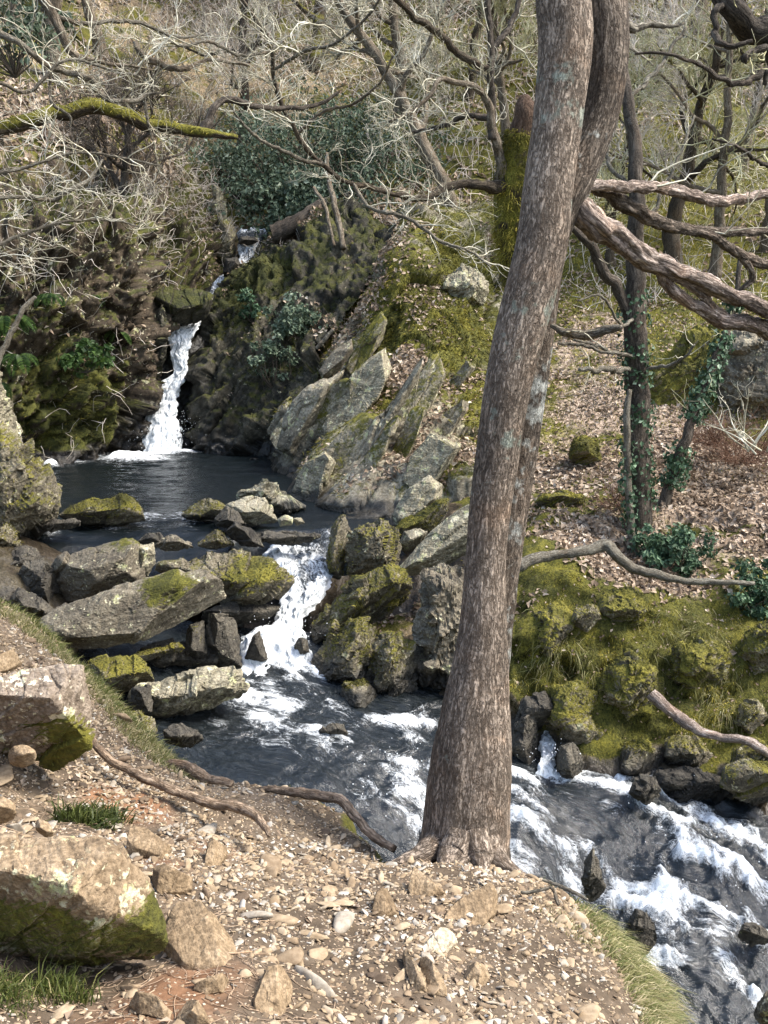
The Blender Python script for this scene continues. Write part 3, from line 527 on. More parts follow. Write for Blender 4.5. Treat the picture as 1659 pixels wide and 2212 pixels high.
sheet('waterfall', [[(422,664,22.2),(434,664,22.2),(446,668,22.2)],[(378,706,21.5),(408,698,21.5),(436,688,21.6)],[(359,722,21.0),(388,726,21.0),(420,720,21.1)],[(366,760,20.93),(386,762,20.88),(408,760,20.93)],
       [(372,800,20.83),(388,800,20.78),(404,793,20.83)],[(343,825,20.73),(372,830,20.66),(399,814,20.73)],[(330,862,20.62),(358,864,20.54),(386,850,20.62)],[(309,902,20.42),(346,906,20.26),(382,894,20.4)],[(292,942,20.28),(342,946,20.05),(394,934,20.25)],[(280,985,20.15),(340,990,19.85),(400,983,20.15)]],
      [.8,.35,.75,.85,.85,1,1,1,[1,1,.6],[1,1,.8]], .024, .028, 3, (7, 1.4))
sheet('upper_cascade', [[(478,590,23.9),(488,588,23.9),(498,590,23.9)],[(462,604,23.6),(476,604,23.6),(494,602,23.6)],[(454,622,23.3),(468,626,23.3),(486,622,23.3)],[(458,642,22.8),(466,645,22.8),(478,640,22.8)],[(440,664,22.3),(450,666,22.3),(462,662,22.3)]], [.6,.75,.5,.8,.4], .03, .04, 7)
sheet('upper_cascade', [[(510,494,25.0),(545,494,25.0),(582,496,25.0)],[(511,508,24.8),(545,510,24.7),(574,506,24.8)],[(512,524,24.6),(540,530,24.5),(564,522,24.6)],[(516,542,24.4),(536,547,24.3),(554,542,24.4)],[(514,560,24.2),(530,566,24.1),(546,560,24.2)],[(492,592,23.8),(504,596,23.7),(518,592,23.8)]], [.7,.2,.7,.45,.8,.3], .03, .05, 9)
sheet('cascade', [[(600,1160,14.2),(650,1150,14.3),(705,1140,14.4)],[(570,1185,13.4),(640,1180,13.5),(712,1165,13.6)],[(590,1215,12.9),(650,1220,13.),(712,1205,13.1)],[(608,1265,12.35),(650,1270,12.4),(705,1250,12.5)],[(598,1310,12.0),(635,1315,12.),(672,1300,12.1)],[(585,1345,11.75),(622,1350,11.75),(655,1340,11.85)],[(520,1362,11.6),(590,1378,11.5),(665,1370,11.6)],[(512,1405,11.3),(590,1415,11.25),(672,1405,11.3)],[(508,1450,11.05),(590,1460,11.),(668,1450,11.05)],[(505,1500,10.7),(585,1510,10.65),(650,1500,10.7)]],
      [[.2,.25,.4],[.95,.45,.15],[.8,.62,.25],[.9,.6,.6],[.95,.45,.8],[1,.72,.9],[.95,1,.8],[.75,1,.7],[1,1,.8],[.6,.6,.35]], .022, .036, 11, (7, 2.4))
sheet('side_cascade', [[(1165,1585,10.05),(1180,1583,10.1),(1198,1586,10.05)],[(1164,1620,9.85),(1182,1620,9.85),(1202,1618,9.85)],[(1160,1655,9.7),(1184,1660,9.65),(1212,1652,9.7)],[(1140,1700,9.5),(1186,1708,9.46),(1240,1700,9.5)]], [.75,.8,.9,.9], .02, .03, 13)
sheet('side_cascade', [[(-60,1205,12.9),(0,1205,12.9),(30,1208,12.9)],[(-60,1240,12.6),(5,1240,12.6),(34,1240,12.6)],[(-60,1270,12.35),(5,1272,12.35),(38,1270,12.35)],[(-60,1300,12),(0,1300,12),(34,1300,12)]], [.25,.7,.85,.5], .03, .03, 15)
# spray drops thrown off the foot of the fall
P = []
for (px, py, Yd), r, k in [((340,955,20.1),.45,260),((380,930,20.3),.3,160),((620,1380,11.4),.4,90),((870,1690,9.),.5,60),((1500,1900,8.4),.7,60),((1190,1660,9.6),.2,60)]:
    c = at(px, py, Yd); g = rng.normal(size=(k, 3)) * r * np.array([.6, .4, .35]); P.append(c + g + [0, 0, .12])
P = np.concatenate(P); sv, sf = ico(1); rr = rng.uniform(.0022, .0065, len(P))
Vd = (P[:, None] + sv[None] * rr[:, None, None]).reshape(-1, 3); Fd = (sf[None] + (np.arange(len(P)) * len(sv))[:, None, None]).reshape(-1, 3)
t = NT('spray'); MAT_spray = t.done((.85,.88,.9), .4, .5)
tag(mesh('spray', Vd, [Fd], MAT_spray), kind='stuff')
# ================================================================ boulders and stones
def hull(outline, Y, depth, facets=(), seed=0, n=5, sharp=60, rough=.05, size=.8, squash=2.6, kf=(.2, .7), front=True, tilt=None, grow=1.08):
    """convex stone: the outline is its girdle at distance Y, bevelled to the front and back by tilted planes, plus explicit facets"""
    r = np.random.default_rng(seed + 100); o = np.array(outline, float)
    if o.shape[1] == 2: o = np.column_stack([o, np.full(len(o), Y)])
    P = at(o[:, 0], o[:, 1], o[:, 2]); c = P.mean(0); P = c + (P - c) * grow; v = unit(c); pl = []
    m = len(P)
    for i in range(m):
        a, b = P[i], P[(i + 1) % m]; nn = unit(np.cross(b - a, v)); 
        if nn @ (a - c) < 0: nn = -nn
        for sg in (1, -1):
            k = r.uniform(*kf); q = unit(nn - sg * k * v); pl.append((q, q @ ((a + b) / 2 - c)))
    for sg in (1, -1):
        q = unit(-sg * v + r.normal(size=3) * .18); pl.append((q, depth * .5))
    for (nn, px, py, Yf) in facets:
        q = unit(np.array(nn, float)); pl.append((q, q @ (at(px, py, Yf) - c)))
    Nn = np.array([p[0] for p in pl]); h = np.maximum(np.array([p[1] for p in pl]), .015)
    D, F = ico(n); ext = P.max(0) - P.min(0); ext = np.maximum(ext, [.05, depth, .05]) / 2; D = unit(D * np.maximum(ext, ext.max() * .3))
    g = np.maximum((D @ Nn.T) / h, 1e-6); rad = (g ** sharp).sum(1) ** (-1 / sharp)
    V = c + D * rad[:, None]; N = vnormals(V, F); s = ext.max()
    V = disp(V, N, size * s * 1.2, min(rough, .085) * s * 1.15, seed, squash) if rough > 0 else V
    return V, F
def rock(name, label, cat, outline, Y, depth, mat, facets=(), moss=0., litter=0., wet=0., wl=None, wb=.3, group=None, blobs=None, mossz=None, **k):
    V, F = hull(outline, Y, depth, facets, **k)
    M = paint(V, moss, litter, wet, blobs or [], wl, wb)
    if mossz: M[:, 0] += mossz[2] * sstep(mossz[1], mossz[0], V[:, 2] + .05 * fbm(V * 6, 3, 9))
    o = mesh(name, V, [F], mat, smooth=False, attrs={'mask': M}); tag(o, label, cat, group); o_data[o.name] = (V, F, vnormals(V, F), M)
    c = V.mean(0); base_at(o, (c[0], c[1], V[:, 2].min())); return o
def on_bank(px, py):
    z = np.full(np.shape(px), -2.0)
    for _ in range(25): P = at_z(px, py, z); z = .5 * z + .5 * bank_z(P[:, :2])[0]
    return at_z(px, py, z)
def flat_stone(label, outline, thick, mat, seed=0, tilt=(0, 0), rise=.35, moss=0., cat='stone'):
    """a flat stone bedded in the bank: the outline is its edge on the ground"""
    r = np.random.default_rng(seed + 900); o = np.array(outline, float); P = on_bank(o[:, 0], o[:, 1]); c = P.mean(0) + [0, 0, thick * rise]; P[:, 2] = P[:, 2] * .6 + c[2] * .4
    up = unit(np.array([tilt[0], tilt[1], 1.])); pl = []
    for a, b_ in zip(P, np.roll(P, -1, 0)):
        nn = unit(np.cross(b_ - a, up)); nn = nn if nn @ (a - c) > 0 else -nn
        for sg in (1, -1): q = unit(nn + sg * r.uniform(.1, .8) * up); pl.append((q, max(q @ ((a + b_) / 2 - c), .01)))
    pl += [(up, thick * .5), (-up, thick)]; pl.append((unit(up + r.normal(size=3) * .25), thick * .52))
    Nn = np.array([p[0] for p in pl]); h = np.array([p[1] for p in pl]); D, F = ico(5); ext = np.maximum((P.max(0) - P.min(0)) / 2, [.02, .02, thick / 2]); D = unit(D * np.maximum(ext, ext.max() * .3))
    V = c + D * ((np.maximum((D @ Nn.T) / h, 1e-6) ** 50).sum(1) ** (-1 / 50))[:, None]; V = disp(V, vnormals(V, F), ext.max(), .03 * ext.max(), seed, 2.5)
    ob = mesh('stone', V, [F], mat, attrs={'mask': paint(V, moss, 0, 0, [])}); tag(ob, label, cat); base_at(ob, tuple(c - [0, 0, thick])); return ob
MAT_boulder = m_rock('boulder slate', ((.030,.028,.024), (.090,.083,.070), (.165,.155,.13), (.26,.25,.215)), moss=-.12, lichen=.35, litter=-.4, strata=.75, sc=1.6, bedn=(-.15,-.25,.95))
MAT_mossy = m_rock('mossy slate', ((.026,.025,.021), (.080,.075,.061), (.165,.156,.127), (.28,.27,.225)), moss=.34, mosscol=((.024,.025,.006), (.105,.098,.017), (.27,.235,.034)), lichen=.3, litter=-.3, strata=.8, sc=1.6, bedn=(-.15,-.25,.95))
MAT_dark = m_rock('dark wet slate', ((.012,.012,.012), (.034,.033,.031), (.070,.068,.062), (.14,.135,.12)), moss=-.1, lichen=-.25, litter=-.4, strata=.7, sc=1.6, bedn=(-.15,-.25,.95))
MAT_pale = m_rock('pale lichened slate', ((.045,.044,.036), (.14,.137,.112), (.26,.255,.21), (.40,.39,.33)), moss=-.02, lichen=.75, litter=-.4, strata=.9, sc=1.6, bedn=(-.15,-.25,.95))
# --- boulders in the stream between pool and lower water
lip = lambda V: np.full(len(V), -4.32)
rock('boulder', 'largest grey boulder in the stream, pointed to the right, with yellow moss on top', 'boulder', [(92,1350),(150,1300),(330,1238),(430,1220),(470,1255),(512,1305),(452,1328),(400,1358),(330,1408),(272,1430),(190,1424),(120,1395)], 10.9, 1.5, MAT_boulder,
     [((-.10,-.82,.56),270,1330,10.55),((.30,-.42,.85),440,1234,10.85),((.35,-.60,-.72),420,1368,10.5)], seed=1, n=5, rough=.035, moss=-.12, blobs=[(at(350,1255,10.7),.30,0,1.0),(at(400,1290,10.6),.2,0,.4),(at(260,1400,10.6),.5,0,-.2)])
rock('boulder', 'slanting grey boulder with pale lichen on its end, behind the largest boulder at left', 'boulder', [(98,1230),(150,1195),(192,1176),(285,1170),(300,1200),(298,1262),(235,1300),(165,1312),(140,1275)], 11.9, 1.3, MAT_boulder,
     [((-.25,-.35,.90),180,1200,11.8),((.25,-.93,.1),240,1250,11.5),((-.75,-.6,.1),150,1280,11.6)], seed=2, n=5, grow=1.16, rough=.04, blobs=[(at(270,1180,11.9),.25,0,.5)])
rock('boulder', 'small pale blocky stone wedged between two big boulders', 'boulder', [(284,1180),(330,1175),(335,1215),(318,1245),(286,1240)], 12.0, .5, MAT_pale, seed=3, rough=.05)
rock('boulder', 'wide layered dark slab boulder overhanging the cascade', 'boulder', [(332,1208),(340,1192),(470,1186),(522,1176),(575,1205),(618,1232),(622,1262),(590,1290),(520,1312),(470,1300),(400,1262),(335,1235)], 11.9, 1.5, MAT_mossy,
     [((.05,-.30,.95),430,1195,12.0),((.12,-.98,-.08),450,1270,11.45),((.75,-.45,.5),590,1230,11.7)], seed=4, n=5, rough=.05, squash=5, moss=-.15, blobs=[(at(560,1220,11.6),.35,0,.55)])
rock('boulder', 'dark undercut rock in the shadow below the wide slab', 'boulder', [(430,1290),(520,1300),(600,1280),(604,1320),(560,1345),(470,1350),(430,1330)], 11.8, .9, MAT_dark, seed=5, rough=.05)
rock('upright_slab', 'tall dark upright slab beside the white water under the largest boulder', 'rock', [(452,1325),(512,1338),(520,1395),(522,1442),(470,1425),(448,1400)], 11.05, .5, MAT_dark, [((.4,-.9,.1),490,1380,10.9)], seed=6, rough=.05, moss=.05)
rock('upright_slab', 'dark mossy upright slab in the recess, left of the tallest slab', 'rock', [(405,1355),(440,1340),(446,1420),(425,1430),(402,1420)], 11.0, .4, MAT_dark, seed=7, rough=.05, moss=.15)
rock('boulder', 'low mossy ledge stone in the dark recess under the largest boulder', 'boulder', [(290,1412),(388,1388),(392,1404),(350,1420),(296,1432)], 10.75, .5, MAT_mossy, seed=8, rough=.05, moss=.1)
rock('boulder', 'dark filler rock added as the deep shadow in the recess under the largest boulder', 'boulder', [(300,1405),(400,1380),(470,1395),(510,1430),(440,1452),(320,1450)], 11.1, .4, MAT_dark, seed=9, rough=.05)  # added filler: dark slate stands in for the recess's deep shadow
rock('boulder', 'rounded mossy boulder below the left point of the largest boulder', 'boulder', [(190,1432),(215,1418),(285,1418),(322,1440),(331,1470),(300,1490),(240,1500),(200,1490)], 10.2, .8, MAT_mossy, [((-.1,-.4,.9),260,1425,10.1)], seed=10, rough=.05, moss=.15, wl=-4.38)
rock('boulder', 'low pale layered boulder with rusty brown top lying in front of the cascade foot', 'boulder', [(288,1500),(300,1480),(370,1458),(420,1440),(485,1432),(508,1445),(528,1478),(518,1505),(470,1530),(400,1550),(330,1555),(290,1530)], 10.0, 1.0, MAT_pale,
     [((-.12,-.5,.86),400,1455,9.95),((.1,-.97,-.2),420,1510,9.65),((.8,-.5,.2),520,1490,9.9)], seed=11, n=5, rough=.05, squash=5, moss=-.25, wl=-4.42, wb=.22, blobs=[(at(470,1442,9.9),.18,1,.0)])
rock('boulder', 'dark block at the near end of the low pale boulder', 'boulder', [(284,1490),(325,1482),(330,1540),(300,1548),(284,1530)], 9.75, .4, MAT_dark, seed=12, rough=.06)
rock('boulder', 'sharp purple grey fin of rock standing in the white water', 'boulder', [(530,1425),(545,1378),(562,1366),(572,1392),(580,1424),(560,1432)], 11.25, .35, MAT_dark, [((-.5,-.85,.1),552,1400,11.1)], seed=13, rough=.05)
rock('boulder', 'small round wet rock at the right edge of the white water', 'boulder', [(634,1400),(645,1378),(662,1380),(668,1412),(640,1425)], 11.3, .3, MAT_dark, seed=14, rough=.05)
rock('boulder', 'dark wet flat rock at the stream edge under the grassy bank', 'boulder', [(352,1580),(380,1562),(425,1580),(440,1600),(400,1615),(362,1605)], 8.9, .5, MAT_dark, seed=15, rough=.06)
rock('boulder', 'mossy grey stone half hidden below the grass edge of the bank', 'boulder', [(262,1548),(290,1538),(330,1550),(338,1585),(310,1610),(270,1600)], 8.7, .6, MAT_mossy, seed=16, rough=.06)
rock('boulder', 'small pale angular stone beside the grass edge of the bank', 'boulder', [(222,1500),(240,1495),(262,1540),(250,1560),(228,1545)], 8.6, .35, MAT_pale, seed=17, rough=.05)
# --- at the lip of the pool
rock('boulder', 'big rounded dark boulder with mossy top at the near edge of the pool, left', 'boulder', [(132,1112),(165,1085),(230,1066),(270,1068),(300,1100),(312,1125),(270,1138),(190,1142),(150,1130)], 13.9, 1.3, MAT_mossy, [((-.05,-.35,.93),220,1075,13.9),((.0,-.99,-.1),230,1110,13.5),((.7,-.5,.5),290,1090,13.8)], seed=21, rough=.04, moss=.12, wl=POOL, wb=.2)
rock('boulder', 'mossy wedge shaped boulder at the pool edge, left of the pale slab', 'boulder', [(395,1112),(420,1092),(450,1076),(488,1092),(500,1112),(470,1122),(410,1122)], 14.2, .7, MAT_mossy, seed=22, rough=.05, wl=POOL - .02, wb=.15)
rock('boulder', 'pale flat topped slab at the pool edge', 'boulder', [(490,1092),(548,1070),(578,1082),(590,1105),(600,1128),(540,1132),(505,1120)], 13.9, .8, MAT_pale, [((0,-.4,.92),540,1078,13.9),((.3,-.95,.1),560,1110,13.6)], seed=23, rough=.05, wl=POOL - .06, wb=.15)
rock('boulder', 'dark triangular rock just left of the pale slab', 'boulder', [(462,1122),(488,1092),(512,1108),(530,1132),(495,1142),(468,1136)], 13.6, .5, MAT_dark, seed=24, rough=.05)
rock('boulder', 'small dark pyramid shaped rock behind the wide slab boulder', 'boulder', [(428,1178),(452,1152),(466,1143),(488,1160),(506,1176),(470,1186)], 12.8, .6, MAT_mossy, seed=25, rough=.05, moss=-.15)
rock('boulder', 'long dark wet slab across the top of the cascade', 'boulder', [(488,1150),(500,1132),(560,1140),(640,1142),(680,1140),(694,1156),(640,1172),(570,1174),(510,1168)], 13.2, .8, MAT_dark, [((0,-.3,.95),580,1140,13.2)], seed=26, rough=.05)
rock('boulder', 'rounded dark rock left of the long wet slab', 'boulder', [(488,1150),(510,1128),(540,1140),(560,1160),(570,1182),(520,1176)], 12.9, .5, MAT_dark, seed=27, rough=.05)
rock('boulder', 'small pale stone standing on the dark slab by the cascade', 'boulder', [(600,1122),(615,1112),(632,1118),(630,1135),(606,1136)], 13.5, .2, MAT_pale, seed=28, rough=.04, n=4)
rock('boulder', 'tiny pale stone at the right of the standing pale stone', 'boulder', [(632,1120),(650,1118),(658,1130),(640,1136)], 13.6, .15, MAT_pale, seed=29, rough=.04, n=4)
rock('boulder', 'low dark rock in the riffle, middle of the group behind the boulders', 'boulder', [(298,1170),(318,1152),(345,1155),(360,1172),(330,1184)], 12.7, .5, MAT_dark, seed=30, rough=.06, moss=.05)
rock('boulder', 'grey brown humped rock in the riffle, right of the low dark one', 'boulder', [(332,1180),(345,1162),(375,1156),(410,1172),(418,1184),(370,1192)], 12.6, .5, MAT_boulder, seed=31, rough=.06)
rock('boulder', 'dark flat rock left of the big rounded boulder at the pool', 'boulder', [(82,1142),(110,1124),(165,1122),(178,1136),(140,1148),(95,1152)], 13.3, .6, MAT_dark, seed=32, rough=.06, wl=POOL-.08, wb=.1)
rock('boulder', 'dark block at left edge beside the small side fall, right one', 'boulder', [(40,1240),(60,1205),(100,1212),(122,1250),(118,1310),(70,1320),(44,1295)], 11.9, .9, MAT_dark, [((-.2,-.5,.8),80,1222,11.8)], seed=37, rough=.06)
rock('boulder', 'dark pointed rock behind the small side fall at the left edge', 'boulder', [(-20,1195),(30,1178),(80,1186),(96,1220),(60,1245),(-10,1240)], 12.5, .8, MAT_dark, seed=38, rough=.06)
rock('boulder', 'black rock under the small side fall at the left edge', 'boulder', [(-40,1290),(0,1268),(40,1275),(60,1320),(0,1340),(-40,1330)], 11.6, .6, MAT_dark, seed=39, rough=.06)
rock('boulder', 'grey block filling the gap left of the largest boulder', 'boulder', [(96,1325),(150,1305),(190,1330),(170,1370),(110,1372)], 11.2, .7, MAT_dark, seed=40, rough=.06)
# --- left shore crag
rock('rock_outcrop', 'craggy mossy outcrop with bright white flecks at the left shore of the pool', 'outcrop', [(-120,940),(-30,905),(40,935),(75,975),(104,1000),(128,1070),(126,1120),(90,1150),(20,1185),(-120,1190)], 13.4, 2.0, MAT_mossy, [((.3,-.9,.3),60,1060,12.7)], seed=41, n=5, rough=.14, size=.5, moss=.05, wl=POOL, wb=.3)
rock('rock_outcrop', 'pale upright rock pillar at the left edge above the mossy outcrop', 'outcrop', [(-80,800),(-10,790),(20,830),(30,900),(48,955),(10,985),(-80,960)], 14.0, 1.2, MAT_pale, seed=42, n=5, rough=.12, size=.5)
rock('rock_outcrop', 'low mossy boulder at the left edge below the craggy outcrop', 'boulder', [(-60,1140),(10,1128),(40,1150),(44,1185),(0,1205),(-60,1200)], 12.7, .9, MAT_mossy, seed=43, rough=.08, moss=.1)
# --- chockstone and gorge pieces
rock('chockstone', 'huge dark boulder jammed across the gorge above the waterfall', 'boulder', [(322,640),(345,626),(400,622),(440,628),(462,638),(452,664),(430,690),(395,702),(355,700),(336,668)], 21.2, 1.6, MAT_wet, [((-.05,-.75,-.65),395,690,20.7),((0,-.3,.95),395,628,20.9)], seed=51, n=6, rough=.06, moss=.25, wet=.15)
rock('rock_pillar', 'dark leaning rock buttress at the left side of the waterfall', 'rock', [(312,830),(318,690),(334,650),(352,668),(360,720),(366,790),(345,830),(312,905),(306,960)], 20.6, .9, MAT_wet, seed=52, n=5, rough=.08, moss=.05)
rock('boulder', 'small dark rock splitting the waterfall at its left edge', 'boulder', [(316,868),(322,848),(338,842),(342,862),(328,876)], 20.35, .3, MAT_dark, seed=53, rough=.06, n=4)
rock('rock_pillar', 'pointed pale spire of rock left of the upper fall', 'rock', [(452,450),(462,404),(474,408),(486,450),(490,500),(470,520),(456,500)], 25.5, .8, MAT_pale, seed=54, rough=.10, moss=-.1)
rock('rock_pillar', 'mossy block below the pale spire beside the upper fall', 'rock', [(462,520),(472,476),(500,470),(510,510),(508,560),(480,575),(464,560)], 25., 1., MAT_mossy, seed=55, rough=.09)
rock('boulder', 'black rounded rock between the two upper falls', 'boulder', [(482,590),(488,560),(512,556),(522,578),(505,598)], 23.5, .5, MAT_dark, seed=56, rough=.05)
rock('boulder', 'black rock breaking the water of the upper fall', 'boulder', [(514,528),(520,510),(552,512),(560,522),(540,530)], 24.4, .4, MAT_dark, seed=57, rough=.05, n=4)
# --- ridge slabs and the outcrop by the cascade
rock('rock_slab', 'smooth grey slab face leaning above the right shore of the pool', 'slab', [(600,960),(622,885),(660,842),(712,815),(742,800),(728,850),(690,920),(640,985)], 17.9, .8, MAT_crag, [((-.6,-.75,.35),660,900,17.6)], seed=61, n=5, rough=.035, moss=-.05)
rock('rock_slab', 'brownish grey slab high on the ridge above the smooth slab', 'slab', [(690,800),(720,760),(757,735),(760,760),(735,800),(700,822)], 18.8, .6, MAT_boulder, [((-.55,-.7,.5),725,780,18.6)], seed=62, rough=.03, moss=-.1)
rock('rock_slab', 'long slanting grey slab running up the middle of the ridge', 'slab', [(742,1010),(800,920),(850,845),(890,790),(912,775),(900,830),(850,920),(800,1000),(760,1045)], 16.0, .8, MAT_crag, [((-.65,-.7,.4),820,920,15.8)], seed=63, n=5, rough=.05, moss=-.05)
rock('rock_slab', 'pale tilted slab near the foot of the ridge, beside the oak trunk', 'slab', [(848,1115),(880,1060),(925,1030),(958,1050),(945,1090),(900,1125),(860,1135)], 14.0, .8, MAT_pale, [((-.3,-.85,.4),905,1085,13.8)], seed=66, rough=.05, moss=-.1)
rock('rock_outcrop', 'bright mossy hump at the foot of the ridge under the pale tilted slab', 'outcrop', [(850,1140),(890,1115),(940,1085),(965,1080),(960,1110),(930,1150),(880,1165)], 13.6, .7, MAT_mossy, seed=67, rough=.07, moss=.35)
rock('rock_outcrop', 'low jagged pale outcrop with upright fins at the pool corner', 'outcrop', [(512,1070),(520,1035),(548,1018),(580,1040),(615,1025),(660,1030),(690,1050),(680,1085),(620,1110),(550,1100)], 14.9, 1.1, MAT_pale, seed=68, n=5, rough=.12, size=.35, squash=3.5, moss=.05, wl=POOL, wb=.25)
rock('rock_slab', 'broad light green slab half hidden behind the oak trunk', 'slab', [(860,1228),(890,1190),(950,1135),(1005,1096),(1040,1100),(1020,1190),(960,1225),(890,1240)], 12.4, .9, MAT_pale, [((-.35,-.7,.62),940,1170,12.2)], seed=69, n=5, rough=.045, moss=.0)
rock('boulder', 'small pale block resting between the ridge and the light slab', 'boulder', [(862,1180),(872,1150),(905,1142),(922,1150),(905,1180),(876,1195)], 12.9, .4, MAT_pale, seed=70, rough=.05, n=4)
rock('rock_pillar', 'tall narrow rock fin beside the head of the cascade', 'rock', [(708,1236),(712,1160),(722,1128),(742,1118),(752,1140),(748,1200),(735,1250)], 12.9, .6, MAT_mossy, seed=71, rough=.07, moss=.0)
rock('rock_outcrop', 'pale topped mossy block to the right of the narrow fin', 'outcrop', [(748,1165),(775,1135),(830,1128),(856,1150),(860,1200),(845,1245),(790,1250),(752,1240)], 12.7, .9, MAT_mossy, seed=72, n=5, rough=.10, size=.4, moss=.05)
rock('rock_outcrop', 'large mossy rock mass leaning over the cascade', 'outcrop', [(676,1372),(700,1318),(752,1266),(795,1238),(862,1228),(888,1262),(898,1330),(880,1372),(800,1385),(730,1390),(690,1415)], 11.8, 1.4, MAT_mossy, [((-.7,-.65,.3),715,1330,11.6),((.1,-.8,.6),820,1290,11.4)], seed=73, n=6, rough=.07, size=.45, moss=.2, wl=-4.3, wb=.5)
rock('rock_outcrop', 'mossy shoulder of rock at the waterline beside the cascade pool', 'outcrop', [(664,1470),(690,1400),(730,1345),(790,1335),(815,1370),(812,1430),(790,1480),(730,1500),(690,1490)], 11.2, 1.1, MAT_mossy, [((-.5,-.8,.3),740,1420,10.8)], seed=74, n=5, rough=.08, size=.4, moss=.12, wl=-4.36, wb=.5)
rock('rock_outcrop', 'grey mossy pillar of rock with a pale face standing in the stream', 'outcrop', [(796,1480),(800,1420),(830,1375),(865,1368),(892,1400),(898,1460),(892,1530),(840,1545),(800,1525)], 10.9, .9, MAT_mossy, [((-.2,-.97,.1),845,1450,10.55)], seed=75, n=5, rough=.09, size=.35, moss=.02, wl=-4.42, wb=.3)
rock('boulder', 'low mossy stone at the foot of the grey pillar', 'boulder', [(730,1530),(740,1480),(790,1470),(815,1500),(810,1545),(765,1550)], 10.6, .6, MAT_mossy, seed=76, rough=.07, wl=-4.42, wb=.3)
rock('rock_outcrop', 'stack of thin dark shale slabs left of the oak trunk', 'outcrop', [(890,1440),(885,1330),(905,1250),(960,1225),(1010,1250),(1010,1400),(985,1500),(920,1540),(892,1520)], 11.3, 1.2, MAT_boulder, seed=77, n=5, rough=.16, size=.3, squash=2.2, moss=-.2, wl=-4.45, wb=.4)
rock('boulder', 'dark wet rock under the right bank beside the little side fall', 'boulder', [(1108,1640),(1112,1560),(1150,1545),(1166,1600),(1160,1660),(1130,1672)], 9.9, .6, MAT_dark, seed=78, rough=.08)
rock('boulder', 'dark wet rock right of the little side fall', 'boulder', [(1200,1660),(1204,1610),(1240,1605),(1262,1650),(1240,1690),(1212,1685)], 9.6, .5, MAT_dark, seed=79, rough=.08)
rock('boulder', 'black rock splitting the rapids right of the oak', 'boulder', [(1252,1915),(1262,1860),(1282,1832),(1300,1870),(1308,1930),(1275,1945)], 7.7, .35, MAT_dark, seed=80, rough=.07)
rock('boulder', 'dark rock in the rapids below the grassy bank', 'boulder', [(1350,2010),(1372,1965),(1410,1975),(1425,2030),(1395,2060),(1360,2050)], 7.3, .5, MAT_dark, seed=81, rough=.08)
rock('boulder', 'small dark rock breaking the rapids at the right edge', 'boulder', [(1590,2020),(1610,1995),(1650,2002),(1670,2035),(1630,2045)], 7.75, .3, MAT_dark, seed=82, rough=.07)
rock('boulder', 'dark round rock in the shallows before the ridge foot', 'boulder', [(690,1580),(712,1562),(742,1566),(752,1588),(720,1598)], 9.7, .35, MAT_dark, seed=83, rough=.07)
rock('boulder', 'dark angular rock at the far waterline of the right bank', 'boulder', [(1360,1720),(1372,1680),(1410,1672),(1428,1710),(1400,1740)], 9.2, .5, MAT_dark, seed=84, rough=.07)
rock('boulder', 'mossy rock at the far waterline near the right edge', 'boulder', [(1560,1700),(1570,1660),(1620,1640),(1680,1660),(1690,1720),(1620,1740)], 9.2, .7, MAT_mossy, seed=85, rough=.07, moss=.1, wl=-5.0)
rock('boulder', 'brown rock corner at the bottom right in the rapids', 'boulder', [(1632,2212),(1640,2160),(1665,2140),(1720,2160),(1720,2240)], 6.5, .5, MAT_boulder, seed=86, rough=.07)
# --- on the slope beyond the stream
rock('rock_outcrop', 'grey crag with a pale face above the ivy sapling at the right', 'outcrop', [(1545,830),(1560,760),(1600,715),(1660,700),(1720,730),(1720,900),(1640,930),(1570,900)], 17.0, 1.6, MAT_boulder, seed=91, n=5, rough=.12, size=.5, moss=.0)
rock('rock_outcrop', 'bright yellow green mossy crag right of the ivy clad tree', 'outcrop', [(1398,960),(1402,840),(1440,770),(1500,720),(1560,715),(1560,820),(1520,900),(1450,980)], 17.2, 1.6, MAT_mossy, [((-.3,-.9,.3),1450,860,16.8)], seed=92, n=5, rough=.11, size=.5, moss=.5)
rock('boulder', 'round moss covered stone on the leafy slope left of the ivy clad tree', 'boulder', [(1228,985),(1240,950),(1262,940),(1288,955),(1298,995),(1270,1005),(1240,1002)], 15.0, .6, MAT_mossy, seed=93, rough=.08, moss=.5)
rock('boulder', 'flat mossy ledge stone on the far path', 'boulder', [(1158,1085),(1175,1068),(1225,1058),(1262,1072),(1258,1092),(1200,1100)], 13.4, .6, MAT_mossy, seed=94, rough=.06, moss=.4)
rock('rock_outcrop', 'white streaked rock face high on the ridge left of the oak trunk', 'outcrop', [(955,640),(965,595),(1000,575),(1040,590),(1055,630),(1040,660),(980,660)], 20.3, 1., MAT_pale, seed=95, n=5, rough=.10, size=.45, moss=-.1)
# --- near stones on the bank
TAN = ((.065,.048,.032), (.155,.118,.078), (.255,.20,.138), (.35,.29,.22))
MAT_tan = m_rock('tan sandstone', TAN, moss=-.6, lichen=-.6, litter=-.6, strata=.4, sc=3., fine=.4)
MAT_near = m_rock('lichened sandstone', ((.060,.044,.030), (.145,.110,.075), (.24,.19,.135), (.34,.285,.22)), moss=-.75, lichen=.60, lcol=(.46,.46,.37), litter=-.6, strata=.3, sc=2.6, fine=.45, mosscol=((.022,.022,.004), (.080,.078,.012), (.17,.15,.02)))
MAT_nearg = m_rock('grey purple lichened stone', ((.060,.048,.041), (.135,.112,.095), (.22,.19,.165), (.32,.29,.265)), moss=-.75, lichen=.62, lcol=(.66,.66,.62), litter=-.6, strata=.3, sc=2.4, fine=.45, mosscol=((.022,.022,.004), (.080,.078,.012), (.17,.15,.02)))
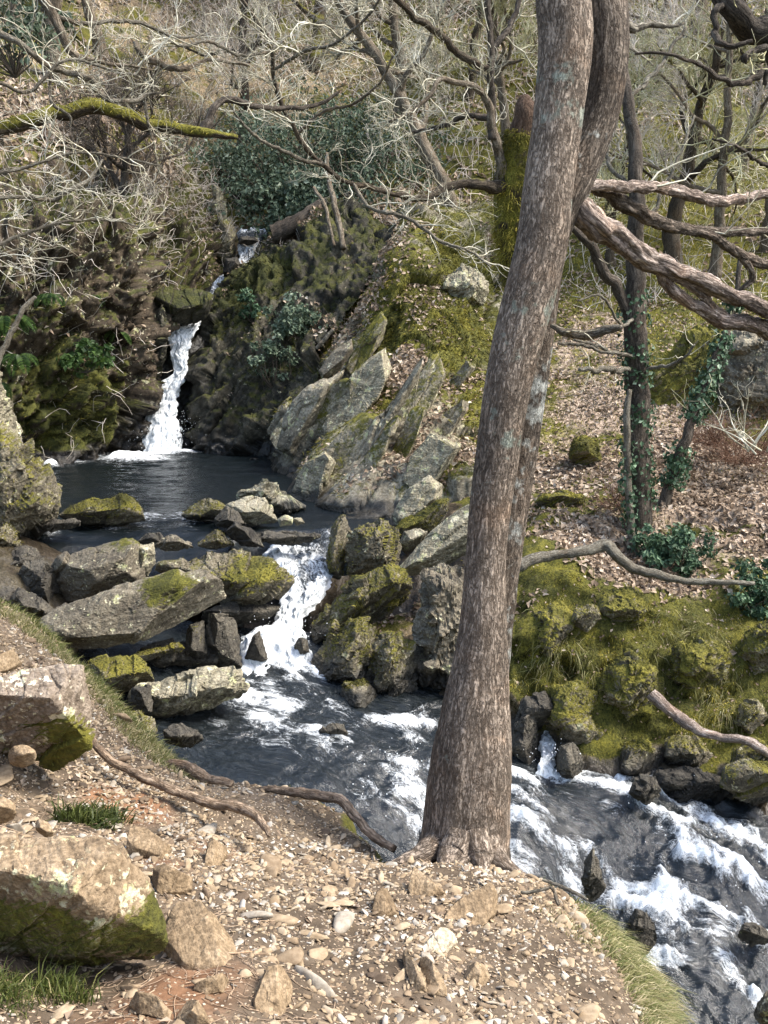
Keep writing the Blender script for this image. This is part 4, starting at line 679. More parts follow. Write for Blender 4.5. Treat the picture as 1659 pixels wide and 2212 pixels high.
rock('boulder', 'grey pink lichened boulder on the near bank at left, flat topped and half buried', 'boulder', [(-120,1470),(0,1440),(60,1424),(125,1440),(182,1432),(190,1500),(200,1600),(210,1700),(150,1712),(60,1660),(0,1610),(-120,1570)], 3.85, .8, MAT_nearg, [((-.05,-.75,.66),90,1530,3.6),((.9,-.42,.1),200,1600,3.8)], mossz=(-1.90, -1.70, 1.2), seed=101, n=6, grow=1.17, rough=.03, size=.5, blobs=[(at(120,1680,3.6),.22,0,1.05),(at(60,1640,3.55),.22,0,.7),(at(160,1700,3.6),.22,0,1.),(at(90,1700,3.6),.22,0,1.)])
rock('boulder', 'big foreground boulder with cream lichen and a green mossy underside', 'boulder', [(-160,1880),(-120,1810),(0,1800),(110,1806),(230,1822),(272,1860),(320,1910),(342,1960),(352,2050),(340,2085),(230,2100),(150,2120),(40,2070),(-160,2060)], 2.36, .62, MAT_near, [((.0,-.72,.69),120,1890,2.20),((.1,-.97,-.2),150,2000,2.12),((.8,-.5,.3),335,1960,2.33)], seed=102, n=6, rough=.03, size=.5,
     mossz=(-1.52, -1.38, 1.45))
flat_stone('wide flat tan stone lying on the path against the foreground boulder', [(348,2062),(352,2020),(385,1998),(440,2002),(500,2040),(525,2072),(480,2090),(390,2095)], 0.1, MAT_tan, 103, (-0.05, -0.15))
flat_stone('flat pinkish slab stone on the path above the foreground boulder', [(270,1842),(278,1830),(340,1832),(378,1848),(350,1856),(280,1852)], 0.07, MAT_tan, 104, (0.05, -0.12))
flat_stone('squarish brown stone on the path at the right of the foreground boulder', [(328,1908),(335,1895),(395,1896),(418,1908),(415,1930),(390,1938),(340,1932)], 0.09, MAT_tan, 105, (-0.10, -0.21))
flat_stone('angular buff stone on the path below the thin root', [(435,1858),(450,1846),(490,1848),(496,1860),(470,1872),(440,1870)], 0.07, MAT_tan, 106, (0.00, -0.18))
flat_stone('large flat tan stone set in the path below the oak', [(955,1990),(965,1962),(1000,1945),(1050,1940),(1075,1955),(1070,1995),(1020,2004),(970,2004)], 0.045, MAT_tan, 107, (0.10, -0.15))
flat_stone('pale buff stone just upslope of the large flat tan stone', [(878,1924),(890,1912),(930,1916),(965,1930),(930,1938),(890,1935)], 0.06, MAT_tan, 108, (-0.05, -0.12))
flat_stone('orange tan stone left of the large flat tan stone', [(800,1972),(810,1950),(835,1944),(858,1960),(862,1978),(830,1984)], 0.07, MAT_tan, 109, (0.05, -0.21))
flat_stone('cream white flat stone in the middle of the path', [(905,2050),(915,2032),(950,2024),(985,2036),(992,2056),(950,2064)], 0.06, m_rock('cream stone', ((.22,.20,.16),(.36,.33,.27),(.48,.45,.38),(.6,.57,.5)), moss=-1, lichen=-1.2, litter=-1, sc=3, fine=.3), 110, (-0.10, -0.18))
flat_stone('grey brown split slate piece on the lower path, left half', [(868,2070),(880,2072),(918,2120),(922,2146),(895,2138),(872,2100)], 0.05, MAT_tan, 111, (0.00, -0.15))
flat_stone('grey brown split slate piece on the lower path, right half', [(905,2082),(920,2090),(965,2140),(968,2156),(940,2150),(915,2116)], 0.05, MAT_tan, 112, (0.10, -0.12))
flat_stone('tan angular stone low on the path right of the split slate', [(1000,2108),(1012,2096),(1050,2100),(1062,2120),(1040,2134),(1008,2128)], 0.06, MAT_tan, 113, (-0.05, -0.21))
flat_stone('tan rock edge at the bottom of the picture beside the dug bank', [(540,2150),(575,2106),(610,2110),(632,2140),(630,2185),(590,2200),(550,2190)], 0.06, MAT_tan, 114, (0.05, -0.18))
flat_stone('long orange brown stone at the bottom left corner area', [(278,2180),(300,2172),(345,2176),(375,2196),(360,2206),(300,2196)], 0.06, MAT_tan, 116, (0.00, -0.12))
flat_stone('pointed ochre stone at the bottom edge left of the dug bank', [(375,2212),(392,2190),(405,2178),(440,2196),(460,2214),(420,2225)], 0.07, MAT_tan, 117, (0.10, -0.21))
flat_stone('flat ochre flake sticking out of the soil under the foreground boulder', [(414,2140),(425,2130),(490,2122),(498,2128),(480,2150),(440,2148)], 0.05, MAT_tan, 118, (-0.05, -0.18))
rock('stone', 'round tan cobble in front of the grey pink boulder', 'stone', [(16,1630),(25,1612),(55,1608),(78,1622),(76,1648),(45,1660),(20,1650)], 3.55, .16, MAT_tan, seed=119, n=5, rough=.02, sharp=12)
rock('stone', 'buff cobble at the left edge above the foreground boulder', 'stone', [(-20,1720),(0,1718),(30,1735),(38,1760),(20,1780),(-20,1785)], 2.95, .14, MAT_tan, seed=120, n=5, rough=.03, sharp=14)
rock('stone', 'reddish cobble half buried just above the foreground boulder', 'stone', [(75,1790),(82,1770),(105,1778),(116,1800),(100,1810)], 2.75, .08, MAT_tan, seed=121, n=4, rough=.03, sharp=14)
flat_stone('pale tan stone at the upper left on the bank behind the boulder', [(-40,1440),(0,1422),(40,1432),(52,1450),(10,1462),(-40,1458)], 0.1, MAT_tan, 122, (0.10, -0.18))
flat_stone('pink tan triangular stone beside the thin root', [(535,1700),(540,1686),(560,1684),(575,1692),(560,1710)], 0.05, MAT_tan, 123, (-0.05, -0.15))


for k, (lab, o_, Yr, mt, ms_) in enumerate([
    ('long low wet rock along the right waterline, under the driftwood', [(1400,1735),(1420,1668),(1500,1660),(1560,1680),(1575,1725),(1500,1752)], 9.45, MAT_dark, 0), ('mossy topped rock at the waterline between driftwood and right edge', [(1575,1700),(1590,1620),(1640,1600),(1690,1640),(1690,1710),(1630,1725)], 9.55, MAT_mossy, .1), ('grey rock half under the moss bank, right of the olive mossy rock', [(1430,1650),(1445,1600),(1500,1590),(1535,1630),(1510,1670),(1460,1675)], 9.8, MAT_mossy, .0),
    ('dark rock ledge under the right bank, just right of the oak stem', [(1112,1560),(1130,1505),(1180,1500),(1215,1540),(1200,1575),(1140,1590)], 10.15, MAT_dark, 0), ('mossy lump of rock in the right bank above the little side fall', [(1205,1600),(1220,1550),(1270,1545),(1300,1590),(1270,1625),(1225,1625)], 9.95, MAT_mossy, .1),
     
    ('olive mossy rock at the far waterline below the dead driftwood tip', [(1330,1660),(1350,1610),(1400,1600),(1440,1640),(1420,1685),(1360,1690)], 9.75, MAT_mossy, .15),
    ('grey rock poking out of the mossy bank below the lichened branch', [(1228,1345),(1245,1310),(1285,1305),(1300,1335),(1270,1365)], 10.55, MAT_mossy, .05), ('dark rock poking out of the bank near the right edge', [(1580,1560),(1600,1520),(1645,1515),(1665,1555),(1630,1590)], 10.0, MAT_mossy, .0)]):
    rock('boulder', lab, 'boulder', o_, Yr, .6, mt, seed=140 + k, rough=.08, moss=ms_, wl=stream_z(np.array([at(o_[0][0], o_[0][1], Yr)[:2]]))[0], wb=.3)

# bedrock slabs are parts of the ridge they stand out from
for cx, cy, ln, wd, Yr, an_, k in SLABS:
    r_ = np.random.default_rng(300 + k); ca, sa = math.cos(math.radians(an_ + r_.normal() * 5)), math.sin(math.radians(an_)); o_ = []
    for a_, b_ in ((-.5,-.42),(-.15,-.5),(.28,-.5),(.5,-.2),(.46,.34),(.1,.5),(-.3,.46),(-.52,.1)):
        a_, b_ = a_ * ln * r_.uniform(.85, 1.15), b_ * wd * r_.uniform(.75, 1.45); o_.append((cx + a_ * ca + b_ * sa, cy - a_ * sa + b_ * ca, Yr + a_ / ln * 1.3))
    V, F = hull(o_, Yr, .7, [((-.55 + r_.normal() * .12, -.75, .38 + r_.normal() * .1), cx, cy, Yr - .12)], seed=300 + k, n=5, rough=.045, kf=(.02, .22)); M = paint(V, .08 + .30 * r_.random(), 0, 0, [], wl_all, .3)
    o = mesh('slab', V, [F], MAT_crag if k % 3 else MAT_pale, RG, smooth=False, attrs={'mask': M}); o_data[o.name] = (V, F, vnormals(V, F), M)

for k, (lab, o_, Yr) in enumerate([
    ('mossy rock swelling out of the right bank below the lichened branch, beside the oak', [(1125,1400),(1140,1330),(1200,1300),(1255,1330),(1262,1400),(1225,1460),(1160,1465)], 10.75), ('mossy rock bulge low in the right bank above the little side fall', [(1170,1560),(1190,1490),(1250,1470),(1300,1510),(1295,1580),(1240,1610)], 10.2),
    ('broad mossy rock in the middle of the right bank, left of the driftwood', [(1290,1540),(1305,1450),(1360,1415),(1420,1450),(1425,1540),(1370,1590)], 10.25), ('mossy rock above the driftwood on the right bank', [(1440,1480),(1460,1400),(1530,1380),(1590,1420),(1590,1490),(1520,1530)], 10.4), ('mossy rock at the right edge of the bank, above the driftwood end', [(1590,1440),(1610,1360),(1670,1340),(1730,1390),(1720,1470),(1650,1490)], 10.5),
    ('small mossy hump on top of the right bank under the lichened branch', [(1290,1330),(1310,1280),(1370,1275),(1410,1320),(1380,1360),(1320,1365)], 10.9)]):
    rock('rock_outcrop', lab, 'outcrop', o_, Yr, .9, MAT_mossy, seed=180 + k, rough=.085, size=.5, moss=.32)

rock('boulder', 'dark wet boulder at the left edge above the small side fall', 'boulder', [(-60,1185),(0,1160),(40,1165),(62,1190),(40,1212),(-20,1215),(-60,1210)], 13.0, .7, MAT_dark, seed=190, rough=.06)
rock('boulder', 'dark block at the left edge beneath the small side fall, touching the grassy bank', 'boulder', [(20,1300),(40,1270),(90,1290),(120,1320),(90,1350),(40,1345)], 11.4, .7, MAT_dark, seed=191, rough=.06)
# ================================================================ trees
GREYB = ((.055,.042,.032), (.15,.115,.085), (.27,.215,.165))
MAT_oak = m_bark('oak bark', ((.085,.068,.052), (.245,.195,.15), (.46,.38,.30)), rid=(15., 3.6), lich=.48, lcol=(.34,.38,.31), depth=.018, moss=-.35)
MAT_oak2 = m_bark('dark lichened oak bark', ((.055,.043,.033), (.16,.128,.098), (.32,.265,.21)), rid=(15., 3.4), lich=.30, lcol=(.52,.53,.48), depth=.02, moss=-.35)
MAT_limb = m_bark('weathered limb bark', ((.09,.066,.054), (.36,.285,.235), (.70,.61,.54)), rid=(22., 2.2), lich=-.2, depth=.014, moss=-.5)
MAT_mossbark = m_bark('mossy bark', ((.030,.024,.018), (.09,.072,.05), (.17,.14,.10)), lich=.3, moss=.10, mcol=(.21,.195,.030), depth=.02)
MAT_darkbark = m_bark('dark bark', ((.028,.023,.018), (.080,.066,.051), (.17,.14,.11)), lich=.2, moss=.02, mcol=(.16,.15,.022), depth=.015)
MAT_midbark = m_bark('grey brown bark', ((.065,.053,.039), (.20,.165,.12), (.37,.32,.245)), lich=.35, moss=.12, mcol=(.20,.19,.03), depth=.015)
MAT_lichbark = m_bark('lichened branch', ((.07,.06,.045), (.20,.18,.14), (.38,.36,.29)), rid=(30., 4.), lich=.7, lcol=(.5,.53,.44), moss=-.1, mcol=(.20,.19,.03), depth=.01)
MAT_root = m_bark('root bark', ((.12,.085,.055), (.32,.235,.16), (.52,.41,.30)), rid=(18., 2.), lich=-.5, depth=.01, moss=-.6)
def m_twig(name, a, b, c):
    t = NT(name); P = t.pos(); n = t.noise(P, 3.0, 4, .6); m = t.noise(P, 60, 2)
    col = t.ramp(t.math('ADD', t.math('MULTIPLY', n, .75), t.math('MULTIPLY', m, .25)), [(.36, a), (.5, b), (.66, c)]); return t.done(col, .85, .2)
MAT_twig = m_twig('pale lichened twigs', (.15,.13,.09), (.42,.39,.29), (.70,.68,.58))
MAT_twigg = m_twig('greenish twigs', (.19,.175,.08), (.43,.41,.24), (.68,.65,.49))
MAT_twigfar = m_twig('far grey pink twigs', (.20,.165,.135), (.50,.44,.37), (.74,.68,.61))  # paled so the colour stands in for haze over the far wood
MAT_twigdark = m_twig('dark twigs', (.03,.024,.018), (.075,.060,.046), (.17,.145,.115))

def cl(P, n):                       # (px,py,Y,width px) -> centreline, radius
    P = np.array(P, float); X = at(P[:, 0], P[:, 1], P[:, 2]); R = P[:, 3] / 2 / FPX * np.linalg.norm(X, axis=1)
    s = spline(np.column_stack([X, R]), n); return s[:, :3], np.maximum(s[:, 3], .0015)
def wob(c, r, amp, seed):           # small natural crookedness
    ln = np.concatenate([[0], np.cumsum(np.linalg.norm(np.diff(c, axis=0), axis=1))]); q = np.column_stack([ln / max(r.mean(), .004) / 3.5, np.full(len(c), seed * 7.3), np.zeros(len(c))])
    w = np.stack([fbm(q, 3, seed), fbm(q, 3, seed + 40), fbm(q, 3, seed + 80)], -1); return c + w * (amp * r)[:, None]
def wood(name, P, mat, parent, n=40, S=14, rough=.10, seed=0, pale=None, mossy=None, world=None, wig=.35, cap=True):
    c, r = cl(P, n) if world is None else world
    c = wob(c, r, wig, seed)
    V, F, cy, d = tubes(c[None], r[None], S)
    rr = np.repeat(r, S)
    V = V + d * (rr * rough * (1.0 * fbm(cy * np.array([1, 1, .22]) / rr.max() * 2.2 + seed, 3, seed) + .7 * ridge(cy * np.array([1, 1, .10]) / rr.max() * 6 + seed, 2, seed + 3)))[:, None]
    fs = [F]
    if cap:
        n0 = len(V); V = np.concatenate([V, c[:1], c[-1:]]); cy = np.concatenate([cy, cy[:1], cy[-1:]])
        k = np.arange(S); e = n0 - S + k; fs += [np.column_stack([np.roll(k, -1), k, np.full(S, n0)]), np.column_stack([e, np.roll(e, -1), np.full(S, n0 + 1)])]
    at_ = {'cyl': cy + seed * 3.7, 'pale': pale(V) if pale else np.zeros(len(V)), 'mossy': mossy(V) if mossy else np.zeros(len(V))}
    o = mesh(name, V, fs, mat, parent, attrs=at_); return o, (c, r)
def sprout(par, num, length, r0, g, ang=(.5, 1.1), up=.12, P=6, kink=.35, tmin=.15, horiz=0.):
    """children of a batch of polylines, everything vectorised; num per metre of parent"""
    Pt, R = par; N, K, _ = Pt.shape
    ln = np.linalg.norm(np.diff(Pt, axis=1), axis=2).sum(1); k = int(num * ln.sum())
    if k < 1: return None
    i = g.choice(N, k, p=ln / ln.sum()); t = tmin + (1 - tmin) * g.random(k) ** .8; f = t * (K - 1); a = np.minimum(f.astype(int), K - 2); w = (f - a)[:, None]
    b = Pt[i, a] * (1 - w) + Pt[i, a + 1] * w; T = unit(Pt[i, a + 1] - Pt[i, a]); pr = R[i, a]
    rv = g.normal(size=(k, 3)); rv[:, 2] *= (1 - horiz); q = unit(np.cross(T, rv)); A = g.uniform(*ang, k)[:, None]
    D = unit(T * np.cos(A) + q * np.sin(A) + np.array([0, 0, up]))
    L = length * g.uniform(.45, 1.25, k) * (1.1 - .5 * t); out = np.zeros((k, P, 3)); out[:, 0] = b
    for j in range(1, P):
        D = unit(D + g.normal(size=(k, 3)) * kink * np.array([1, 1, .8]) + np.array([0, 0, up * .5])); out[:, j] = out[:, j - 1] + D * (L / (P - 1))[:, None]
    r = np.minimum(r0 * g.uniform(.7, 1.3, k), pr * .75); return out, r[:, None] * np.linspace(1, .42, P)[None]
def twigs(parents, g, spec, mat, parent, name='twigs', kind='stuff'):
    """spec: list of (per metre, length, radius, kwargs); makes one mesh of all levels"""
    K = 24; Pt = np.stack([np.stack([np.interp(np.linspace(0, 1, K), np.linspace(0, 1, len(c)), c[:, j]) for j in range(3)], 1) for c, r in parents]); R = np.stack([np.interp(np.linspace(0, 1, K), np.linspace(0, 1, len(r)), r) for c, r in parents])
    cur = (Pt, R); VV, FF, n0 = [], [], 0; allp = []
    for num, ln, r0, kw in spec:
        cur = sprout(cur, num, ln, r0, g, **kw)
        if cur is None: break
        V, F, _, _ = tubes(cur[0], cur[1], 5 if r0 > .008 else 3); VV.append(V); FF.append(F + n0); n0 += len(V); allp.append(cur)
    if not VV: return None
    o = mesh(name, np.concatenate(VV), FF, mat, parent); o['kind'] = kind; return o
NEARSPEC = [(5.6, .95, .0088, dict(ang=(.4, 1.1), up=.04, P=11, kink=.25)), (9.5, .46, .0050, dict(ang=(.45, 1.0), up=.06, P=8, kink=.27)), (10.5, .18, .0036, dict(ang=(.4, .9), up=.06, P=5, kink=.26))]
FARSPEC = [(5.4, 1.25, .015, dict(ang=(.4, .95), up=.10, P=9, kink=.22)), (6.8, .66, .0092, dict(ang=(.4, 1.0), up=.10, P=6, kink=.24)), (7.5, .33, .0072, dict(ang=(.4, .9), up=.10, P=4, kink=.24))]
def finish(root, loc): rebase(root, [k for k in root.children], loc); return root

one = lambda v: (lambda V: np.full(len(V), v))
# ---------------- the two-stemmed oak on the bank
oak = tag(empty('oak_tree'), 'big two-stemmed oak with ridged brown bark on the edge of the near bank', 'tree')
pl_main = lambda V: .38 * np.exp(-((V[:, 2] + .3) / .6) ** 2) + .45 * np.exp(-((V[:, 2] - .75) / .25) ** 2)
ms_main = lambda V: .55 * sstep(-2.15, -2.45, V[:, 2]) + .35 * sstep(-.12, -.2, V[:, 0] - (.36 + .05 * V[:, 2])) * sstep(-1.2, -1.8, V[:, 2])
tr, ctr = wood('trunk', [(992,1905,4.12,225),(996,1870,4.12,200),(1002,1835,4.12,184),(1008,1790,4.12,178),(1022,1645,4.14,168),(1030,1545,4.16,148),(1039,1445,4.18,122),(1043,1345,4.2,100),(1052,1195,4.24,86),(1070,1014,4.28,92),(1090,864,4.3,97),(1121,714,4.34,106),(1166,550,4.38,107),(1187,400,4.42,102),(1206,250,4.46,99),(1221,100,4.5,104),(1215,0,4.54,104),(1205,-150,4.6,100),(1180,-400,4.75,90),(1150,-800,5.0,70)],
   MAT_oak, oak, 420, 90, .030, 3, pl_main, ms_main, wig=.05)
V = None
pl2 = lambda V: .42 * sstep(1.0, .4, V[:, 2]) * sstep(-2.3, -1.6, V[:, 2])
wood('stem', [(1035,1900,4.30,129),(1041,1800,4.30,108),(1047,1650,4.32,96),(1057,1500,4.34,76),(1071,1345,4.36,72),(1089,1195,4.4,76),(1114,1014,4.44,79),(1137,864,4.47,79),(1157,714,4.5,79),(1171,600,4.54,77),(1191,500,4.58,79),(1230,400,4.6,87),(1266,320,4.62,84),(1290,250,4.64,84),(1308,150,4.66,84),(1312,60,4.68,86),(1306,0,4.7,86),(1290,-150,4.8,80),(1290,-400,5.0,66),(1310,-800,5.3,48)], MAT_oak2, oak, 300, 64, .05, 5, pl2, None, wig=.05)
g = np.random.default_rng(5)
limbs = []
for k, P in enumerate([[(1245,405,4.66,16),(1290,398,4.8,20),(1360,405,5,21),(1450,408,5.3,22),(1530,432,5.5,21),(1600,430,5.7,18),(1700,412,6,17),(1850,400,6.4,14)],
    [(1225,425,4.6,32),(1250,448,4.6,45),(1285,482,4.62,48),(1330,515,4.7,46),(1400,562,4.8,40),(1480,592,4.9,35),(1560,630,5,30),(1659,668,5.2,29),(1850,735,5.6,24)],
    [(1270,400,4.9,14),(1310,418,5.0,22),(1345,437,5.1,29),(1400,470,5.2,26),(1470,492,5.4,22),(1560,500,5.6,18),(1659,500,5.8,14),(1850,480,6.2,11)],
    [(1475,495,5.42,11),(1540,512,5.5,16),(1590,545,5.6,19),(1640,568,5.7,18),(1740,590,5.9,14)],
    [(1418,575,4.83,14),(1440,610,4.87,21),(1475,646,4.95,23),(1520,668,5.02,24),(1570,692,5.1,27),(1620,702,5.2,30),(1700,725,5.4,29),(1850,770,5.8,24)],
    [(1440,590,4.86,13),(1500,625,4.95,14),(1545,668,5.06,16),(1580,690,5.1,14)],
    [(1600,552,5.62,14),(1622,580,5.64,13),(1626,605,5.66,11),(1606,622,5.66,9),(1592,640,5.68,6)]]):
    o, c = wood('limb', P, MAT_limb if k not in (2, 3, 6) else MAT_oak2, oak, 130, 32, .24, 20 + k, wig=.30); limbs.append(c)
for k, P in enumerate([[(1190,705,4.36,10),(1230,718,4.3,18),(1262,722,4.28,20),(1300,716,4.25,20),(1335,708,4.2,14),(1345,706,4.2,5)], [(1205,742,4.4,6),(1260,745,4.4,7),(1300,760,4.4,6),(1345,765,4.4,4)], [(1345,55,4.7,18),(1370,62,4.75,16),(1400,52,4.8,12),(1450,55,4.85,8),(1480,50,4.9,4)]]):
    o, c = wood('limb', P, MAT_lichbark, oak, 50, 14, .14, 40 + k, wig=.5); limbs.append(c)
twigs(limbs[:1] + limbs[2:4] + limbs[7:], g, [(2.2, .45, .006, dict(ang=(.5, 1.2), up=.1, P=6, kink=.35)), (4, .22, .0035, dict(ang=(.5, 1.1), up=.1, P=5)), (4, .1, .002, dict(ang=(.5, 1.), P=4))], MAT_twig, oak)
for k, P in enumerate([[(985,1780,4.10,70),(955,1822,4.02,64),(915,1846,3.94,44),(870,1860,3.88,26),(835,1872,3.84,12)], [(1000,1800,3.98,70),(985,1845,3.92,66),(968,1872,3.84,44),(945,1896,3.76,24),(930,1912,3.70,10)], [(1040,1790,4.02,64),(1062,1838,3.98,60),(1085,1864,3.94,38),(1118,1884,3.90,20),(1150,1900,3.86,9)], [(1022,1800,3.98,60),(1032,1850,3.92,56),(1042,1876,3.86,32),(1052,1896,3.80,14)]]):
    wood('root', P, MAT_oak, oak, 60, 22, .10, 170 + k, mossy=one(.15), wig=.2)
finish(oak, tuple(at(1002, 1850, 4.15)))

# ---------------- mossy oak on the ridge behind it
mo = tag(empty('mossy_oak_tree'), 'moss covered oak with a broken top just left of and behind the big oak', 'tree')
o, _ = wood('trunk', [(1130,960,14.9,54),(1132,860,14.7,46),(1130,720,14.5,42),(1124,640,14.45,44),(1112,560,14.4,54),(1104,450,14.3,74),(1110,390,14.25,76),(1120,330,14.2,60),(1128,295,14.2,52)], MAT_mossbark, mo, 90, 28, .22, 51, mossy=one(.75), wig=.2)
wood('broken_top', [(1126,305,14.2,46),(1131,270,14.2,46),(1136,235,14.2,42),(1138,212,14.2,30),(1140,204,14.2,8)], m_bark('bare brown stub', ((.05,.03,.02), (.12,.075,.05), (.2,.14,.1)), lich=-.6, moss=-.8), mo, 24, 18, .15, 52)
ml = []
for k, (P, mat) in enumerate([
    ([(1085,398,14.2,30),(1050,402,14,22),(1010,392,13.8,20),(960,408,13.6,17),(920,426,13.4,15),(870,424,13.2,13),(830,414,13,11),(780,400,12.8,10),(740,388,12.6,9),(690,350,12.4,10),(650,305,12.2,9),(615,235,12,8),(592,170,11.9,8),(585,95,11.8,7),(548,35,11.7,7),(510,-20,11.6,6)], MAT_mossbark),
    ([(1085,380,14.2,26),(1074,330,14.1,20),(1064,280,14,18),(1056,230,13.9,15),(1030,190,13.8,13),(985,180,13.6,11),(950,172,13.4,10),(930,205,13.3,8),(890,240,13.2,7),(840,262,13.1,5)], MAT_midbark),
    ([(1066,300,14,16),(1062,200,14,14),(1060,110,14,13),(1056,40,14,12),(1052,-60,14,10)], MAT_darkbark),
    ([(1060,150,14,12),(1000,120,13.8,14),(950,75,13.6,14),(900,40,13.4,13),(860,0,13.2,12),(800,-60,13,11)], MAT_mossbark),
    ([(1072,255,14.4,14),(1010,250,14.6,11),(960,270,14.8,10),(900,285,15,7),(870,282,15.1,5)], MAT_darkbark),
    ([(1062,110,14.2,12),(1100,60,14.5,11),(1120,10,14.7,10),(1140,-60,15,8)], MAT_darkbark),
    ([(760,392,12.7,8),(800,450,12.6,8),(880,470,12.5,8),(950,520,12.4,7),(1010,540,12.3,5),(1060,575,12.2,4)], MAT_lichbark),
    ([(700,355,12.4,8),(655,345,12.2,8),(610,325,12,7),(560,300,11.8,6),(520,262,11.6,5),(490,215,11.5,4)], MAT_lichbark),
    ([(640,290,12.2,7),(700,240,12,7),(760,225,11.8,6),(820,180,11.6,5),(850,120,11.4,4)], MAT_midbark),
    ([(590,150,11.9,6),(660,110,11.6,7),(720,95,11.4,6),(790,40,11.2,5),(830,-20,11,4)], MAT_lichbark),
    ([(588,110,11.8,6),(520,120,11.4,6),(450,90,11.1,6),(390,100,10.9,5),(330,60,10.8,4)], MAT_lichbark)]):
    o, c = wood('limb', P, mat, mo, 70, 12, .16, 60 + k, mossy=one(.25), wig=.5); ml.append(c)
g = np.random.default_rng(8)
twigs(ml, g, NEARSPEC, MAT_twig, mo)
finish(mo, tuple(at(1106, 940, 14.9)))

# ---------------- left tree whose limbs cross the picture from the left edge
lt = tag(empty('bare_tree'), 'bare tree outside the left edge reaching in with one long yellow mossy limb', 'tree')
wood('trunk', None, MAT_midbark, lt, 60, 20, .1, 71, world=(spline(np.array([(-5.0,8.6,-4.2),(-4.9,8.7,-2),(-4.75,8.8,0),(-4.8,8.9,2.5),(-4.6,9.,5)]), 60), np.linspace(.32, .16, 60)))
ll = []
for k, (P, mat, mv) in enumerate([
    ([(-330,330,8.8,60),(-160,330,8.9,40),(-80,312,9,32),(0,284,9,25),(60,262,9,26),(120,241,9.1,27),(160,236,9.15,30),(205,232,9.2,29),(235,243,9.2,25),(260,250,9.2,26),(320,266,9.3,24),(400,283,9.4,21),(450,291,9.4,17),(510,298,9.5,9)], MAT_mossbark, .75),
    ([(432,288,9.4,22),(448,272,9.45,20),(455,250,9.5,15),(468,228,9.6,14),(490,216,9.7,13),(540,226,9.8,12),(600,234,10,10),(680,228,10.2,8),(730,200,10.3,6)], MAT_darkbark, .2),
    ([(-330,-40,8.4,26),(-100,30,8.5,16),(0,70,8.5,13),(50,98,8.5,12),(100,138,8.6,12),(150,160,8.7,12),(198,170,8.7,12),(212,198,8.8,12),(240,216,8.8,11),(288,220,8.9,9),(318,204,9,7),(348,200,9,4)], MAT_lichbark, 0),
    ([(-330,-120,8.8,34),(0,-110,9,26),(70,-60,9,22),(95,0,9,20),(120,50,9,18),(152,106,9,15),(190,128,9.1,9),(260,140,9.2,7),(330,150,9.3,4)], MAT_midbark, .2),
    ([(90,20,9,8),(170,50,9.2,8),(240,45,9.4,7),(310,52,9.6,7),(380,80,9.8,5),(440,75,10,4)], MAT_lichbark, 0),
    ([(-330,440,7.6,14),(-40,432,7.8,9),(50,425,7.9,7),(110,432,8,9),(150,410,8,9),(190,390,8.1,7),(222,345,8.2,4)], MAT_lichbark, 0),
    ([(-330,520,7.9,12),(-60,540,8,8),(40,510,8.1,7),(130,480,8.2,6),(240,475,8.4,5),(300,490,8.5,3)], MAT_lichbark, 0),
    ([(-330,250,8.2,14),(-30,180,8.4,8),(60,200,8.5,7),(140,130,8.6,6),(240,150,8.8,5),(300,165,8.9,4)], MAT_lichbark, .1),
    ([(290,90,11,9),(310,120,11,13),(345,138,11,13),(395,150,11,10),(450,130,11.2,7),(540,140,11.4,5)], MAT_midbark, .1),
    ([(110,150,8.6,6),(108,190,8.6,6),(115,225,8.5,6),(150,250,8.5,5),(152,275,8.5,3)], MAT_lichbark, 0),
    ([(-330,360,8,14),(-40,375,8,7),(60,360,8.1,6),(160,330,8.2,5),(260,340,8.3,4),(350,360,8.4,3)], MAT_lichbark, .0),
    ([(310,200,9,5),(316,240,9,6),(322,270,9,6),(330,302,9,5)], MAT_lichbark, 0)]):
    o, c = wood('limb', P, mat, lt, 70, 14, .16, 80 + k, mossy=one(mv), wig=.45); ll.append(c)
g = np.random.default_rng(9)
twigs(ll[1:], g, [(5.0, .80, .0064, dict(ang=(.4, 1.1), up=.02, P=10, kink=.26, horiz=.5)), (9, .37, .0037, dict(ang=(.4, 1.0), up=.04, P=7, kink=.28, horiz=.4)), (10, .14, .0026, dict(ang=(.4, .9), up=.05, P=5, kink=.28))], MAT_twig, lt)
finish(lt, (-5.0, 8.6, -4.2))

# ---------------- tree at the top right corner
rt = tag(empty('bare_tree'), 'bare tree with dark crooked branches hanging in at the top right corner', 'tree')
wood('trunk', None, MAT_darkbark, rt, 60, 20, .1, 101, world=(spline(np.array([(5.4,8.4,-4.6),(5.3,8.2,-2),(4.9,7.9,0.5),(4.3,7.6,2.2),(3.4,7.3,3.2),(2.6,7.,4.)]), 60), np.linspace(.30, .12, 60)))
rl = []
for k, P in enumerate([[(1850,260,7.7,46),(1720,170,7.4,46),(1655,100,7.2,46),(1612,50,7.1,45),(1580,8,7,42),(1540,-70,7,36)], [(1580,0,7,14),(1548,20,6.9,12),(1545,60,6.9,12),(1556,92,6.8,11),(1600,96,6.8,9),(1625,86,6.8,6)],
    [(1700,110,7.2,16),(1650,105,7,13),(1615,118,6.9,12),(1606,138,6.9,10)], [(1760,170,7.4,16),(1690,150,7.2,14),(1640,162,7,13),(1600,178,6.9,11),(1560,172,6.8,9),(1510,140,6.7,7),(1440,115,6.6,6),(1370,118,6.6,4)], [(1720,140,7.2,12),(1660,150,7,11),(1652,180,7,8)],
    [(1800,330,7.6,14),(1700,360,7.4,10),(1640,350,7.2,8),(1600,320,7,6),(1540,300,6.9,4)]]):
    o, c = wood('limb', P, MAT_darkbark, rt, 60, 14, .16, 110 + k, wig=.8); rl.append(c)
g = np.random.default_rng(10)
